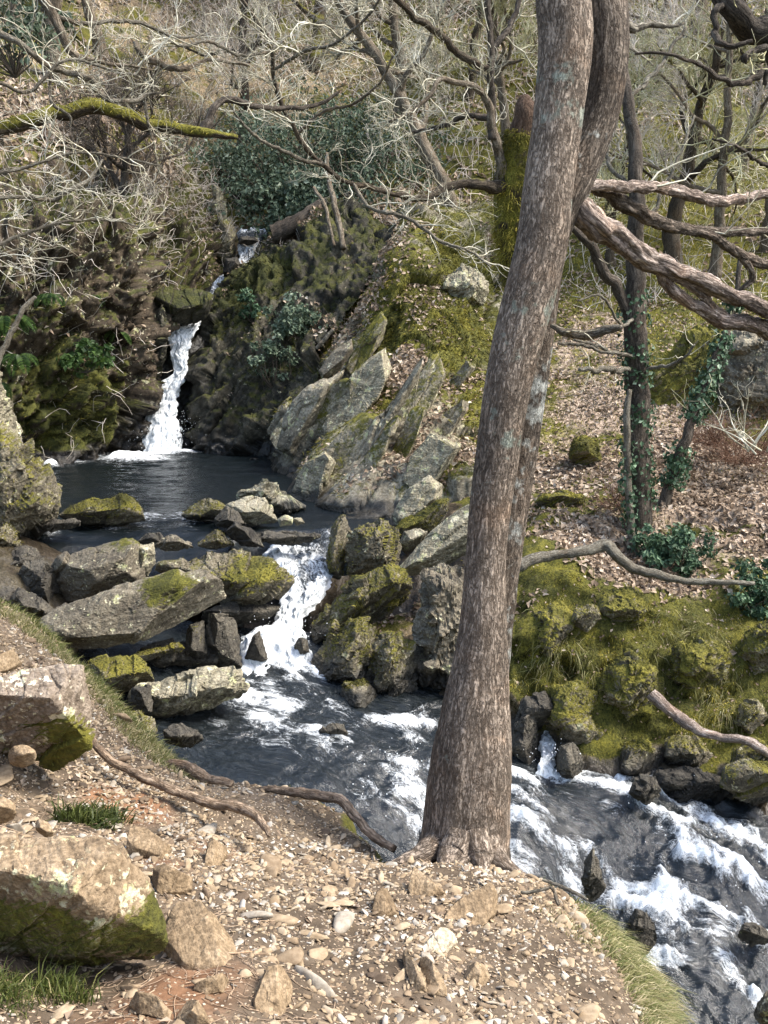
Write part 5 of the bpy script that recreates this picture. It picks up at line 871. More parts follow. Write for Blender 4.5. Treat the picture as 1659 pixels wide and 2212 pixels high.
twigs(rl, g, [(2.2, .6, .007, dict(ang=(.5, 1.2), up=.05, P=7, kink=.35)), (4, .3, .004, dict(ang=(.5, 1.1), P=6, kink=.36)), (4, .14, .0026, dict(P=4))], MAT_twigg, rt)
finish(rt, (5.4, 8.4, -4.6))

# ---------------- ivy clad tree and leaning sapling beyond the stream
def leafmesh(name, P, D, N, size, mat, parent=None, tint=None, g=rng, wid=.62, fold=.25):
    k = len(P); D = unit(D); S = unit(np.cross(N, D)); U = unit(np.cross(D, S)); L = np.broadcast_to(np.asarray(size), (k,))[:, None]
    a = P; b = P + D * L * .45 + S * L * wid * .5 + U * L * fold * .5; c = P + D * L - U * L * .12; d = P + D * L * .45 - S * L * wid * .5 + U * L * fold * .5
    V = np.stack([a, b, c, d], 1).reshape(-1, 3); i = np.arange(k)[:, None] * 4; F = np.concatenate([i + [0, 1, 2], i + [0, 2, 3]])
    tn = g.random(k) if tint is None else tint
    return mesh(name, V, [F], mat, parent, smooth=False, attrs={'tint': np.repeat(tn, 4)})
MAT_ivy = m_leaf('ivy leaves', [(0, (.016,.034,.014)), (.5, (.045,.088,.042)), (.85, (.12,.20,.11)), (1, (.30,.38,.26))], .55, .15, .3)
def ivy_on(c, r, num, g, parent, t0=0., t1=1., size=(.035, .07), spread=1.25, dens=None):
    f = t0 + (t1 - t0) * g.random(num); k = f * (len(c) - 1); i = np.minimum(k.astype(int), len(c) - 2); w = (k - i)[:, None]
    p = c[i] * (1 - w) + c[i + 1] * w; R = r[i]; T = unit(c[i + 1] - c[i]); d = unit(np.cross(T, g.normal(size=(num, 3))))
    clump = fbm(p * 3.5, 3, 33); keep = clump + g.random(num) * .5 > .05; p, R, d, T = p[keep], R[keep], d[keep], T[keep]; n = len(p)
    P = p + d * (R * g.uniform(.95, spread + .3, n) + g.random(n) * .03)[:, None]; N = unit(d + g.normal(size=(n, 3)) * .4); D = np.cross(N, g.normal(size=(n, 3))) + [0, 0, -.5]
    return leafmesh('ivy', P, D, N, g.uniform(*size, n), MAT_ivy, parent, g=g, wid=.9)
it = tag(empty('ivy_clad_tree'), 'slim dark ivy clad tree with a fork to the left, right of the big oak', 'tree')
o, c1 = wood('trunk', [(1392,1240,12.5,74),(1386,1190,12.6,54),(1380,1100,12.7,47),(1377,1000,12.7,45),(1377,850,12.8,45),(1372,700,12.8,45),(1372,620,12.8,40),(1373,540,12.8,35),(1375,450,12.8,31),(1368,300,13,26),(1345,150,13.3,20),(1335,0,13.6,16),(1330,-200,14,10)], MAT_darkbark, it, 120, 22, .12, 121, wig=.25)
o, c2 = wood('limb', [(1368,700,12.8,24),(1348,655,12.75,23),(1328,615,12.7,22),(1306,585,12.6,22),(1282,545,12.5,20),(1262,515,12.4,17),(1228,485,12.3,11),(1190,470,12.2,8)], MAT_darkbark, it, 50, 14, .14, 122, wig=.5)
o, c3 = wood('ivy_stem', [(1362,840,12.55,10),(1354,900,12.5,14),(1355,980,12.5,15),(1361,1100,12.42,15),(1372,1200,12.35,16)], MAT_lichbark, it, 40, 10, .15, 123)
ib = [c2]
for k, P in enumerate([[(1370,690,12.7,8),(1340,700,12.3,6),(1300,640,12,5),(1250,650,11.8,4)], [(1372,770,12.7,8),(1320,760,12.4,8),(1280,745,12.2,7),(1240,735,12,4)], [(1358,800,12.6,9),(1320,798,12.3,12),(1280,800,12.1,10),(1250,795,12,8)], [(1380,800,12.8,8),(1440,790,12.5,7),(1480,770,12.3,6),(1500,745,12.2,4)], [(1375,500,12.8,10),(1420,440,13,8),(1470,330,13.2,6),(1500,250,13.4,4)], [(1372,420,12.8,10),(1320,360,13,8),(1290,280,13.2,6)], [(1355,220,13.1,10),(1420,150,13.4,8),(1480,60,13.6,5)]]):
    o, c = wood('limb', P, MAT_lichbark, it, 40, 8, .15, 125 + k, wig=.9); ib.append(c)
g = np.random.default_rng(12)
ivy_on(*c1, 1500, g, it, .0, .42, (.035, .07)); ivy_on(*c3, 320, g, it, 0, 1, (.04, .08), 1.8)
twigs(ib, g, [(2.4, .55, .007, dict(P=6, kink=.35)), (4, .26, .0042, dict(P=5)), (4, .12, .003, dict(P=4))], MAT_twig, it)
finish(it, tuple(at(1388, 1215, 12.5)))
sp = tag(empty('ivy_sapling'), 'thin ivy covered sapling leaning to the right beside the ivy clad tree', 'tree')
o, c4 = wood('trunk', [(1425,1125,13.4,28),(1440,1070,13.45,22),(1462,1000,13.5,21),(1488,930,13.6,20),(1512,865,13.8,18),(1540,790,14,16),(1566,725,14.2,14),(1590,640,14.4,11),(1600,540,14.6,8)], MAT_darkbark, sp, 60, 14, .12, 141)
ivy_on(*c4, 2400, g, sp, .12, .85, (.04, .08), 2.4); twigs([c4], g, [(2, .6, .008, dict(P=6)), (4, .3, .005, dict(P=5))], MAT_twigg, sp)
finish(sp, tuple(at(1428, 1115, 13.4)))

# ---------------- trees on the hillside behind
def gz(x, y):                              # height of the built ground
    return ground_z(np.array([[x, y]]))[0]
def hill_tree(label, px, Y, height, rad, lean=(0, 0), seed=0, nl=7, ll=(1.6, 3.2), mat=None, tmat=None, cat='tree', crook=.5, spec=FARSPEC, py=None, mossy=.1, dens=1.12, base=None):
    g = np.random.default_rng(seed + 500); u = (px - 829.5) / FPX; x = u * Y * 1.01
    b = np.array([x, Y, gz(x, Y) - .15]) if base is None else np.asarray(base)
    root = tag(empty('bare_tree'), label, cat, None)
    k = 8; h = np.linspace(0, 1, k); off = np.cumsum(g.normal(size=(k, 2)), 0) * .12 * crook * height / 5; off[0] = 0
    c = np.column_stack([b[0] + lean[0] * h ** 1.3 * height + off[:, 0], b[1] + lean[1] * h * height + off[:, 1], b[2] + h * height]); c = spline(c, 50); r = rad * (1 - .72 * np.linspace(0, 1, 50)) * (1 + .4 * np.exp(-np.linspace(0, 14, 50)))
    wood('trunk', None, mat or MAT_midbark, root, 50, 12, .14, seed, world=(c, r), mossy=one(mossy)); par = [(c[25:], r[25:])]
    for j in range(nl):
        t = g.uniform(.22, .98); i = int(t * 49); a = g.uniform(0, 6.28); L = g.uniform(*ll) * (1.15 - .5 * t)
        D = unit(np.array([math.cos(a), math.sin(a) * .8, g.uniform(.15, .9)])); q = [c[i]]
        for _ in range(6): D = unit(D + g.normal(size=3) * .30 + [0, 0, .07]); q.append(q[-1] + D * L / 6)
        lc = spline(np.array(q), 24); lr = np.linspace(min(r[i] * .6, .09), .012, 24)
        wood('limb', None, mat or MAT_midbark, root, 24, 7, .12, seed + j, world=(lc, lr), mossy=one(mossy)); par.append((lc, lr))
    sp = [(a * dens, b_, c_, d_) for a, b_, c_, d_ in spec]
    twigs(par, g, sp, tmat or MAT_twigfar, root); return finish(root, tuple(b))
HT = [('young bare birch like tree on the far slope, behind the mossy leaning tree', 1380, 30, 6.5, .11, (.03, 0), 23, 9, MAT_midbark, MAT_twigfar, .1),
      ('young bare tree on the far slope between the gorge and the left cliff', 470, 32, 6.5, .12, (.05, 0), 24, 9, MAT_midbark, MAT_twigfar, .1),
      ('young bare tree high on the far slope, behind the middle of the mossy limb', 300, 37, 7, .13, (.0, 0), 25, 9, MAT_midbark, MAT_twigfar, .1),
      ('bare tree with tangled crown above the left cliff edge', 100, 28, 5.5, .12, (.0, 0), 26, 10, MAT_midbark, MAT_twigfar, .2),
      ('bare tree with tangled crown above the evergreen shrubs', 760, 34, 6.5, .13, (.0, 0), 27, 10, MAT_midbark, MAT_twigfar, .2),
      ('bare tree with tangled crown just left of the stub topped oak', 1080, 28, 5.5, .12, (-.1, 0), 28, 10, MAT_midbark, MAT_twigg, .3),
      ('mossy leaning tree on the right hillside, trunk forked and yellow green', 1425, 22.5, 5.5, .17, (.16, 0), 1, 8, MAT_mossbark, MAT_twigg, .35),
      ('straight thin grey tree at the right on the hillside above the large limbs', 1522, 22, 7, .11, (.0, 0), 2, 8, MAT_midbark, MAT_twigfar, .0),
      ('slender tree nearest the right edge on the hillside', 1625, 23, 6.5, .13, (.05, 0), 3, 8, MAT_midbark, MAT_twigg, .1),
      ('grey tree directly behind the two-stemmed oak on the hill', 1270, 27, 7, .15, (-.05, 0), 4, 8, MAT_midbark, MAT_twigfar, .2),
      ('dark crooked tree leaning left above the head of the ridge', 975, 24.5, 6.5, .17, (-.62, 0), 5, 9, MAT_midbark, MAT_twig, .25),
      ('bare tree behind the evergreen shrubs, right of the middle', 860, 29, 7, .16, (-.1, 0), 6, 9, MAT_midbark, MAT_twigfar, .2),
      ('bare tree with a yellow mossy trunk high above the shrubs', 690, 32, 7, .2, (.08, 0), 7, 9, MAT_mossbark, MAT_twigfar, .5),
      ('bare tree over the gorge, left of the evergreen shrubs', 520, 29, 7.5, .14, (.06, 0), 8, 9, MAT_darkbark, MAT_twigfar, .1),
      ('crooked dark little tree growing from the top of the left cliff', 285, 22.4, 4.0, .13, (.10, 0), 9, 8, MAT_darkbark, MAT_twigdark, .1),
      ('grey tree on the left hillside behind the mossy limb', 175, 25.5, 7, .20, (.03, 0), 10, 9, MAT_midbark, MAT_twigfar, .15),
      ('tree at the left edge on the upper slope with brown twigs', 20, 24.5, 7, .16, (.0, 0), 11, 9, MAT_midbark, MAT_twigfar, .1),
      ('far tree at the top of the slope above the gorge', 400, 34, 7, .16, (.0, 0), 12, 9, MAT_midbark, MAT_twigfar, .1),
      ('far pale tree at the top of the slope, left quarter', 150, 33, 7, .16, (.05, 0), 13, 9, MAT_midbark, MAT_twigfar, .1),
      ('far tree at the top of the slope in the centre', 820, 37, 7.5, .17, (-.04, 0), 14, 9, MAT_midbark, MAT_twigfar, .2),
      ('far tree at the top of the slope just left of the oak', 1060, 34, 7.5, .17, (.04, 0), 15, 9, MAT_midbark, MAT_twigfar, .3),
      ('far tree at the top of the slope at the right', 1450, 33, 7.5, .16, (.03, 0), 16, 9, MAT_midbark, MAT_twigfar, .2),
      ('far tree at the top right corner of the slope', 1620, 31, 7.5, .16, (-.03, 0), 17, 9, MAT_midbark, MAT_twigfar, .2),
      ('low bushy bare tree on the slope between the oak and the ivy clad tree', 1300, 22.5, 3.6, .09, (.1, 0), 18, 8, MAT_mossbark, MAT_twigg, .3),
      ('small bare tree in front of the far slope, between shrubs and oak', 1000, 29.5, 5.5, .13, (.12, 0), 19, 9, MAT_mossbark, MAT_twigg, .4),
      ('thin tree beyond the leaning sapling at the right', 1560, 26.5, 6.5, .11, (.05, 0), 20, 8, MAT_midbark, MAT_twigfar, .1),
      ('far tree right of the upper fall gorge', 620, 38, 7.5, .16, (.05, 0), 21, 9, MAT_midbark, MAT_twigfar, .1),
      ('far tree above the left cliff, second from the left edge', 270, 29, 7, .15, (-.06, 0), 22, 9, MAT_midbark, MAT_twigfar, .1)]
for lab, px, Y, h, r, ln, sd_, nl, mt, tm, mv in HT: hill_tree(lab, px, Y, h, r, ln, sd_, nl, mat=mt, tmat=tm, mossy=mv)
# two thin dead poles by the evergreen shrubs
for lab, P in (('thin grey pole sapling beside the fallen trunk, left of a pair', [(722,530,21.8,6),(712,490,22,7),(700,440,22.2,8),(676,405,22.4,7)]), ('thicker grey pole sapling beside the fallen trunk, right of a pair', [(742,535,21.8,13),(733,490,22,12),(722,440,22.2,12),(712,396,22.4,10),(705,330,22.6,7)])):
    o, _ = wood('sapling', P, MAT_midbark, None, 30, 10, .1, 150, wig=.4); tag(o, lab, 'sapling'); base_at(o, tuple(at(*P[0][:3])))
# dead wood and roots
for name, cat, lab, P, mat, S, rg in [
    ('fallen_trunk', 'log', 'broken dark trunk lying across the gorge above the upper fall', [(592,502,23.6,44),(620,490,23.6,40),(650,472,23.6,34),(690,445,23.7,26),(705,432,23.8,14)], MAT_darkbark, 18, .2),
    ('log', 'log', 'grey log lying in the upper fall', [(512,556,25.4,10),(530,540,25.3,15),(548,524,25.2,16),(570,512,25.1,14)], MAT_midbark, 12, .12),
    ('dead_branch', 'branch', 'long crooked lichened branch lying on the mossy bank right of the oak', [(1120,1222,10.8,22),(1150,1206,10.85,24),(1200,1198,10.9,20),(1250,1190,10.9,20),(1295,1182,10.95,24),(1312,1182,10.95,26),(1335,1205,10.9,22),(1370,1228,10.9,19),(1410,1238,10.85,19),(1450,1250,10.8,16),(1490,1256,10.8,14),(1560,1256,10.75,12),(1630,1260,10.7,8)], MAT_lichbark, 16, .16),
    ('driftwood', 'branch', 'brown barkless driftwood branch stranded on the mossy bank at the right edge', [(1404,1498,9.75,24),(1420,1512,9.7,24),(1450,1534,9.62,22),(1480,1560,9.55,24),(1510,1578,9.48,18),(1560,1590,9.4,15),(1600,1596,9.32,17),(1640,1615,9.26,18),(1700,1650,9.2,16)], MAT_limb, 16, .16),
    ('dead_branch', 'branch', 'pale barkless stick lying on the ridge above the smooth slab', [(682,752,19.3,7),(700,735,19.3,9),(720,712,19.3,8)], MAT_lichbark, 8, .1),
    ('dead_branch', 'branch', 'pale leaning stick at the far left in front of the cliff', [(-10,800,14,14),(5,760,14.1,12),(28,712,14.2,11),(50,670,14.3,10),(76,640,14.4,8)], MAT_lichbark, 10, .14),
    ('tree_root', 'root', 'long thin root snaking down the path from the grey pink boulder', [(196,1590,4.25,10),(212,1614,4.2,15),(240,1640,4.15,17),(285,1665,4.1,18),(330,1690,4.02,19),(390,1712,3.95,18),(440,1732,3.88,20),(500,1742,3.82,22),(545,1760,3.72,20),(572,1785,3.62,15),(582,1805,3.55,8)], MAT_root, 16, .14),
    ('tree_root', 'root', 'short thick root arching near the grass edge above the thin root', [(345,1655,4.75,14),(370,1650,4.72,22),(400,1652,4.68,22),(430,1668,4.62,24),(455,1682,4.58,18),(500,1690,4.52,14)], MAT_root, 16, .14),
    ('tree_root', 'root', 'mossy root along the bank edge bending down toward the water left of the oak', [(560,1705,4.62,10),(600,1706,4.58,16),(650,1712,4.52,20),(700,1716,4.46,21),(735,1728,4.4,21),(760,1755,4.32,20),(785,1785,4.24,20),(815,1815,4.18,18),(850,1835,4.12,15)], MAT_root, 16, .16),
    ('forked_stick', 'stick', 'white forked stick on the bank edge right of the oak', [(1125,1928,3.45,6),(1150,1926,3.45,7),(1178,1920,3.45,7),(1192,1918,3.45,7),(1200,1935,3.42,8),(1206,1955,3.38,7)], MAT_lichbark, 8, .1),
    ('stick', 'stick', 'pale straight stick on the bank edge above the forked stick', [(1172,1900,3.62,6),(1200,1910,3.6,7),(1235,1925,3.55,8),(1270,1944,3.5,5)], MAT_lichbark, 8, .1)]:
    o, c = wood(name, P, mat, None, 70, S, rg, abs(hash(lab)) % 97 if False else len(lab), wig=.35, mossy=one(.12 if 'mossy' in lab else 0)); tag(o, lab, cat); base_at(o, tuple(c[0][0]))
# splintered wood plate on the grey pink boulder's right edge
# ================================================================ plants and litter
def sample(V, F, num, wt, g):
    """points on a mesh with density by vertex weight"""
    T = F if F.shape[1] == 3 else np.concatenate([F[:, [0, 1, 2]], F[:, [0, 2, 3]]])
    a, b, c = V[T[:, 0]], V[T[:, 1]], V[T[:, 2]]; n = np.cross(b - a, c - a); A = np.linalg.norm(n, axis=1) * np.clip(wt[T].mean(1), 0, None)
    i = g.choice(len(T), num, p=A / A.sum()); r = g.random((num, 2)); r = np.where(r.sum(1, keepdims=True) > 1, 1 - r, r)
    P = a[i] + (b - a)[i] * r[:, :1] + (c - a)[i] * r[:, 1:]; N = unit(n[i]); N = np.where(N[:, 2:3] < -.2, -N, N); return P, N
def blades(name, P, D, droop, L, W, mat, tint, parent=None, kind=None):
    """grass-like blades of three joints: D first direction, droop vector added toward the tip"""
    k = len(P); S = unit(np.cross(D, rng.normal(size=(k, 3)))); L = L[:, None]; W = np.broadcast_to(W, (k,))[:, None]
    m = P + D * L * .5 + droop * L * .12; e = P + D * L * .85 + droop * L * .55
    V = np.stack([P + S * W, P - S * W, m + S * W * .75, m - S * W * .75, e], 1).reshape(-1, 3); i = np.arange(k)[:, None] * 5
    F = np.concatenate([i + [0, 1, 3], i + [0, 3, 2], i + [2, 3, 4]])
    o = mesh(name, V, [F], mat, parent, attrs={'tint': np.repeat(tint, 5)})
    if kind: o['kind'] = kind
    return o
MAT_grass = m_leaf('grass', [(0, (.030,.042,.009)), (.45, (.090,.115,.022)), (.75, (.22,.205,.075)), (1, (.46,.39,.23))], .6, .3)
MAT_mossb = m_leaf('moss strands', [(0, (.014,.015,.005)), (.35, (.052,.050,.014)), (.66, (.21,.183,.032)), (.9, (.45,.38,.075)), (1, (.64,.59,.40))], .8, .2, .15)
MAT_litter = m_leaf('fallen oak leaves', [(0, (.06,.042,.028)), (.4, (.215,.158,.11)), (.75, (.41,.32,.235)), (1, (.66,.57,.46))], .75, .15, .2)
MAT_ever = m_leaf('evergreen leaves', [(0, (.026,.042,.024)), (.45, (.078,.112,.068)), (.8, (.17,.215,.145)), (1, (.38,.42,.33))], .6, .15, .25)  # leaf colour lightened and greyed to imitate haze on the shrubs
MAT_fern = m_leaf('fern fronds', [(0, (.014,.032,.007)), (.6, (.045,.090,.018)), (1, (.12,.18,.04))], .55, .3)
g = np.random.default_rng(21)
inview = lambda V: (np.abs(V[:, 0]) < .46 * V[:, 1] + .8).astype(float)
tn = lambda k, a=2., b=2.: g.beta(a, b, k)
# moss strands hanging on the right bank
side = sstep(.0, .5, V_ := GV[:, 0]) 
mossw = np.clip(GM[:, 0] - GM[:, 1] * .7 + .15 * fbm(GV * 1.6, 3, 91), 0, 1.2) * inview(GV) * sstep(13.6, 12.6, GV[:, 1]) * (GV[:, 0] > .6) * (GM[:, 2] < .6)
P, N = sample(GV, GF, 110000, mossw, g); k = len(P)
dn = unit(np.array([0, -.15, -1.]) - N * (N @ np.array([0, -.15, -1.]))[:, None]); cl_ = fbm(P * 2.6, 3, 92); straw = sstep(.25, .7, fbm(P * 1.7, 3, 93))
blades('moss', P - N * .01, unit(N * .6 + dn * .6 + g.normal(size=(k, 3)) * .45), dn * .8 + [0, 0, -.35], g.uniform(.012, .040, k) * (1 + .4 * straw + .5 * np.clip(cl_, 0, 1)), .0032, MAT_mossb, np.clip(tn(k) * .7 + .55 * cl_ - .04 + .3 * straw * g.random(k), 0, 1), kind='stuff')
# straw coloured grass hanging in bunches
W = np.zeros(len(GV))
for b in [(1215,1400,10.3,.22),(1250,1440,10.2,.2),(1190,1430,10.2,.18),(1500,1350,10.7,.35),(1540,1400,10.4,.25),(1560,1520,10.0,.2)]: W += np.exp(-((GV - at(*b[:3])) ** 2).sum(1) / b[3] ** 2)
P, N = sample(GV, GF, 1300, W * (GM[:, 2] < .4), g); k = len(P); dn = unit(np.array([-.2, -.3, -1.]) - N * (N @ np.array([-.2, -.3, -1.]))[:, None])
o = blades('hanging_grass', P, unit(N * .7 + dn * .5 + g.normal(size=(k, 3)) * .22), dn * .9 + [0, 0, -.5], g.uniform(.07, .20, k), .003, MAT_grass, np.clip(.45 + .5 * tn(k), 0, 1), kind='stuff')
# moss tufts on the hillside and the ridge
hw = np.clip(GM[:, 0] - GM[:, 1] * .5 + .30 * fbm(GV * .7, 3, 95) + .16, 0, 1.) * inview(GV) * (GV[:, 1] > 12.4) * (GV[:, 1] < 34) * (GV[:, 0] > -1.5) / (1 + (GV[:, 1] / 18) ** 2)
P, N = sample(GV, GF, 76000, hw, g); k = len(P); sc = P[:, 1] / 13.
blades('moss', P - N * .01, unit(N * .8 + [0, -.1, .1] + g.normal(size=(k, 3)) * .5), np.array([0, 0, -.5]) + np.zeros((k, 3)), g.uniform(.03, .10, k) * sc, .005 * sc, MAT_mossb, np.clip(tn(k) * .75 + .3 * fbm(P * .9, 3, 96) + .2, 0, 1), kind='stuff')
for nm, num in (('rock_ridge', 30000), ('gorge_wall', 8000), ('cliff', 14000), ('gorge_back', 7000)):
    V, F, N0, M = o_data[nm]; w_ = np.clip(M[:, 0] + .35 * fbm(V * 1.1, 3, 97) + .25 * N0[:, 2] - .1, 0, 1) * (M[:, 2] < .3)
    P, N = sample(V, F, num, w_, g); k = len(P); dn = unit(np.array([0, 0, -1.]) - N * (-N[:, 2:3]))
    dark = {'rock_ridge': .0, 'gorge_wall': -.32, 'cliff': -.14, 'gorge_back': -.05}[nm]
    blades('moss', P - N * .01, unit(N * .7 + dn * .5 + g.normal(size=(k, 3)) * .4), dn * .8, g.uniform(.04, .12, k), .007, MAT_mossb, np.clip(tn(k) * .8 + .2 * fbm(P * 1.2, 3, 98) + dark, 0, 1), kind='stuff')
# fallen leaves
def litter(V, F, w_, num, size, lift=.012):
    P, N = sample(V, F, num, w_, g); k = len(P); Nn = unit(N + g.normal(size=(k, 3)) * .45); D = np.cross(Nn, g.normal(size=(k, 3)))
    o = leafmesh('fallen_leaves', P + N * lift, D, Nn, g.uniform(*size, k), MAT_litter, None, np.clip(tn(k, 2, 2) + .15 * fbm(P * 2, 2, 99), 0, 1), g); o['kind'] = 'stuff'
lw = np.clip(GM[:, 1] + .30 * fbm(GV * 1.0, 3, 94) - .02, 0, 1) * inview(GV) * (GM[:, 2] < .3) * (GV[:, 1] > 10) * np.clip(1 - .8 * GM[:, 0], .1, 1)
litter(GV, GF, lw * (GV[:, 1] < 22), 30000, (.05, .11)); litter(GV, GF, lw * (GV[:, 1] >= 22) * (GV[:, 1] < 40), 22000, (.10, .20), .03)
for nm, num in (('rock_ridge', 7000), ('cliff', 900), ('gorge_wall', 1500), ('gorge_back', 2000)):
    V, F, N0, M = o_data[nm]; litter(V, F, np.clip(M[:, 1] + .25 * fbm(V * 1.3, 3, 94) + .25 * N0[:, 2] - .18, 0, 1) * (M[:, 2] < .3), num, (.05, .12))
litter(GV, GF, mossw * (GM[:, 2] < .5), 700, (.02, .05), .03)  # small leaf cards on the bank moss, standing in for its catchlights
# evergreen shrubs in the gorge head, ivy and holly on the rocks
def shrub(label, px, py, Y, rad, num, leaf, seed, mat=None, name='evergreen_shrub', flat=.8):
    g2 = np.random.default_rng(seed); c = at(px, py, Y); nb = max(10, num // 45); B = g2.normal(size=(nb, 3)); B = unit(B) * g2.random((nb, 1)) ** .4 * np.asarray(rad); B += .3 * np.asarray(rad) * g2.normal(size=(nb, 3)) * .5
    i = g2.integers(0, nb, num); q = g2.normal(size=(num, 3)) * np.mean(rad) * .13 * np.array([1, 1, .7]); P = c + B[i] + q
    root = tag(empty(name, (0, 0, 0)), label, 'shrub')
    N = unit(q * .6 / np.mean(rad) * 5 + [0, -.25, .6] + g2.normal(size=(num, 3)) * .5); D = np.cross(N, g2.normal(size=(num, 3))) + [0, 0, -.25]
    tnt = np.clip(.12 + .55 * g2.random(num) + .5 * g2.random(nb)[i] - .2, 0, 1)
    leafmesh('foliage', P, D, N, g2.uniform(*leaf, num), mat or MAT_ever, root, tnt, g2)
    b = c - [0, 0, rad[2] * 1.1]; br = []
    for j in range(min(nb, 22)): m = b + (c + B[j] - b) * .5 + g2.normal(size=3) * .1; br.append(np.stack([spline(np.array([b, m, c + B[j]]), 6)]))
    V, F, _, _ = tubes(np.concatenate(br), np.tile(np.linspace(.02, .006, 6), (len(br), 1)) * np.mean(rad), 5); o = mesh('stems', V, [F], MAT_darkbark, root)
    return finish(root, tuple(b))
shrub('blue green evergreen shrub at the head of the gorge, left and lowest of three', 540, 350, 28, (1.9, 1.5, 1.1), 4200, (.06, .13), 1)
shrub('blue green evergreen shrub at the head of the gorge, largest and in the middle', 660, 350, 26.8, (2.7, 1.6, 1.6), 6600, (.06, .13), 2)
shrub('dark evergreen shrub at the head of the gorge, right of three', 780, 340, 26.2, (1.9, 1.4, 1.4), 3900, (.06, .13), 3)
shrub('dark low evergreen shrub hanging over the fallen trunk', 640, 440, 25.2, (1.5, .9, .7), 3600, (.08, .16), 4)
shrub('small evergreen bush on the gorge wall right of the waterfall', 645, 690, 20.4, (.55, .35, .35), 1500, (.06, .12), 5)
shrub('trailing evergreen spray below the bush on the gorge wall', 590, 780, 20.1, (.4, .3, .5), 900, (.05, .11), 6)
shrub('ivy cushion on the gorge wall top above the bush', 545, 650, 21.2, (.25, .2, .4), 700, (.05, .10), 7, MAT_ivy, 'ivy_bush')
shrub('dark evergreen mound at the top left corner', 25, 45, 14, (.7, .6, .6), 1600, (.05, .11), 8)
shrub('blue green ivy mound under the ivy clad tree', 1470, 1190, 11.9, (.42, .35, .25), 1500, (.04, .09), 9, MAT_ivy, 'ivy_bush')
shrub('blue green ivy mound beside the end of the lichened branch at the right edge', 1640, 1270, 11.2, (.35, .3, .35), 1400, (.04, .09), 10, MAT_ivy, 'ivy_bush')
shrub('small ivy patch left of the ivy mound, at the foot of the ivy clad tree', 1405, 1170, 12.2, (.25, .2, .25), 700, (.04, .08), 11, MAT_ivy, 'ivy_bush')
shrub('leafy green sprig cluster low on the left cliff', 185, 765, 18.7, (.45, .25, .3), 700, (.07, .14), 12, MAT_fern, 'leafy_shrub')
# bare pale shrub and brown thicket at the right edge
def thicket(name, label, px, py, Y, num, length, r0, mat, seed, spread=.9, spec=None):
    g2 = np.random.default_rng(seed); b = at(px, py, Y); st = []
    for j in range(num):
        D = unit(np.array([g2.normal() * spread - .1, g2.normal() * .5 - .2, g2.uniform(.3, 1.)])); q = [b + g2.normal(size=3) * [.12, .12, .02]]
        for _ in range(6): D = unit(D + g2.normal(size=3) * .16 + [0, 0, -.02]); q.append(q[-1] + D * length * g2.uniform(.7, 1.2) / 6)
        st.append((spline(np.array(q), 10), np.linspace(r0, r0 * .35, 10)))
    root = tag(empty(name), label, 'shrub'); V, F, _, _ = tubes(np.stack([s[0] for s in st]), np.stack([s[1] for s in st]), 6); mesh('stems', V, [F], mat, root)
    twigs(st, g2, spec or [(4, .45, r0 * .5, dict(ang=(.4, 1.), P=5)), (5, .2, r0 * .3, dict(P=4))], mat, root); return finish(root, tuple(b))
thicket('bare_shrub', 'bare shrub with pale spreading twigs at the right edge', 1640, 975, 12.6, 10, .85, .012, MAT_twig, 31)
MAT_brack = m_twig('dead bracken', (.05,.026,.016), (.13,.072,.046), (.26,.165,.115))
for k, (lab, px, py, Y) in enumerate([('brown dead bracken thicket behind the pale bare shrub', 1600, 1000, 14.3), ('brown dead bracken thicket at the right edge below the grey crag', 1680, 985, 14.8), ('small brown twiggy thicket at the foot of the ivy clad tree', 1330, 1100, 13.0), ('brown bramble thicket left of the grey crag', 1540, 960, 15.2)]):
    thicket('bracken_thicket', lab, px, py, Y, 60 if k != 2 else 34, .7 if k != 2 else .42, .006, MAT_brack, 40 + k, 1.0, [(7, .3, .004, dict(P=4)), (5, .14, .003, dict(P=3))])
# ferns on the left cliff
def fern(label, px, py, Y, num, L, seed):
    g2 = np.random.default_rng(seed); b = at(px, py, Y); PP, DD, NN, SS = [], [], [], []
    for j in range(num):
        a = g2.uniform(-2.9, -.2); D = unit(np.array([math.cos(a), math.sin(a), g2.uniform(.3, 1.)])); q = b.copy(); l = L * g2.uniform(.6, 1.2)
        for s in range(22):
            D = unit(D + [0, 0, -.11]); q = q + D * l / 22; sd = unit(np.cross(D, [0, 0, 1.])); up = np.cross(sd, D); sz = l * .24 * math.sin(math.pi * (s + 2) / 26)
            for sg in (1, -1): PP.append(q); DD.append(sd * sg + D * .45); NN.append(up); SS.append(sz)
    root = tag(empty('fern'), label, 'fern'); leafmesh('fronds', np.array(PP), np.array(DD), np.array(NN), np.array(SS), MAT_fern, root, np.clip(g2.random(len(PP)) * .8 + .1, 0, 1), g2, .3); return finish(root, tuple(b))
for k, (lab, px, py, Y, n, L) in enumerate([('green fern at the left edge halfway up the cliff', 15, 690, 18.0, 14, .55), ('fern hanging below the one at the left edge', 40, 770, 17.7, 10, .45), ('fern on the cliff ledge right of the left edge ferns', 110, 640, 18.7, 9, .4), ('small fern beside the rusty leaf patch on the cliff', 200, 640, 19.6, 8, .35), ('fern low on the cliff above the mossy outcrop', -5, 830, 17.6, 10, .45), ('tiny fern tuft at the right of the cliff leaf patch', 255, 720, 19.8, 8, .4)]): fern(lab, px, py, Y, n, L, 60 + k)
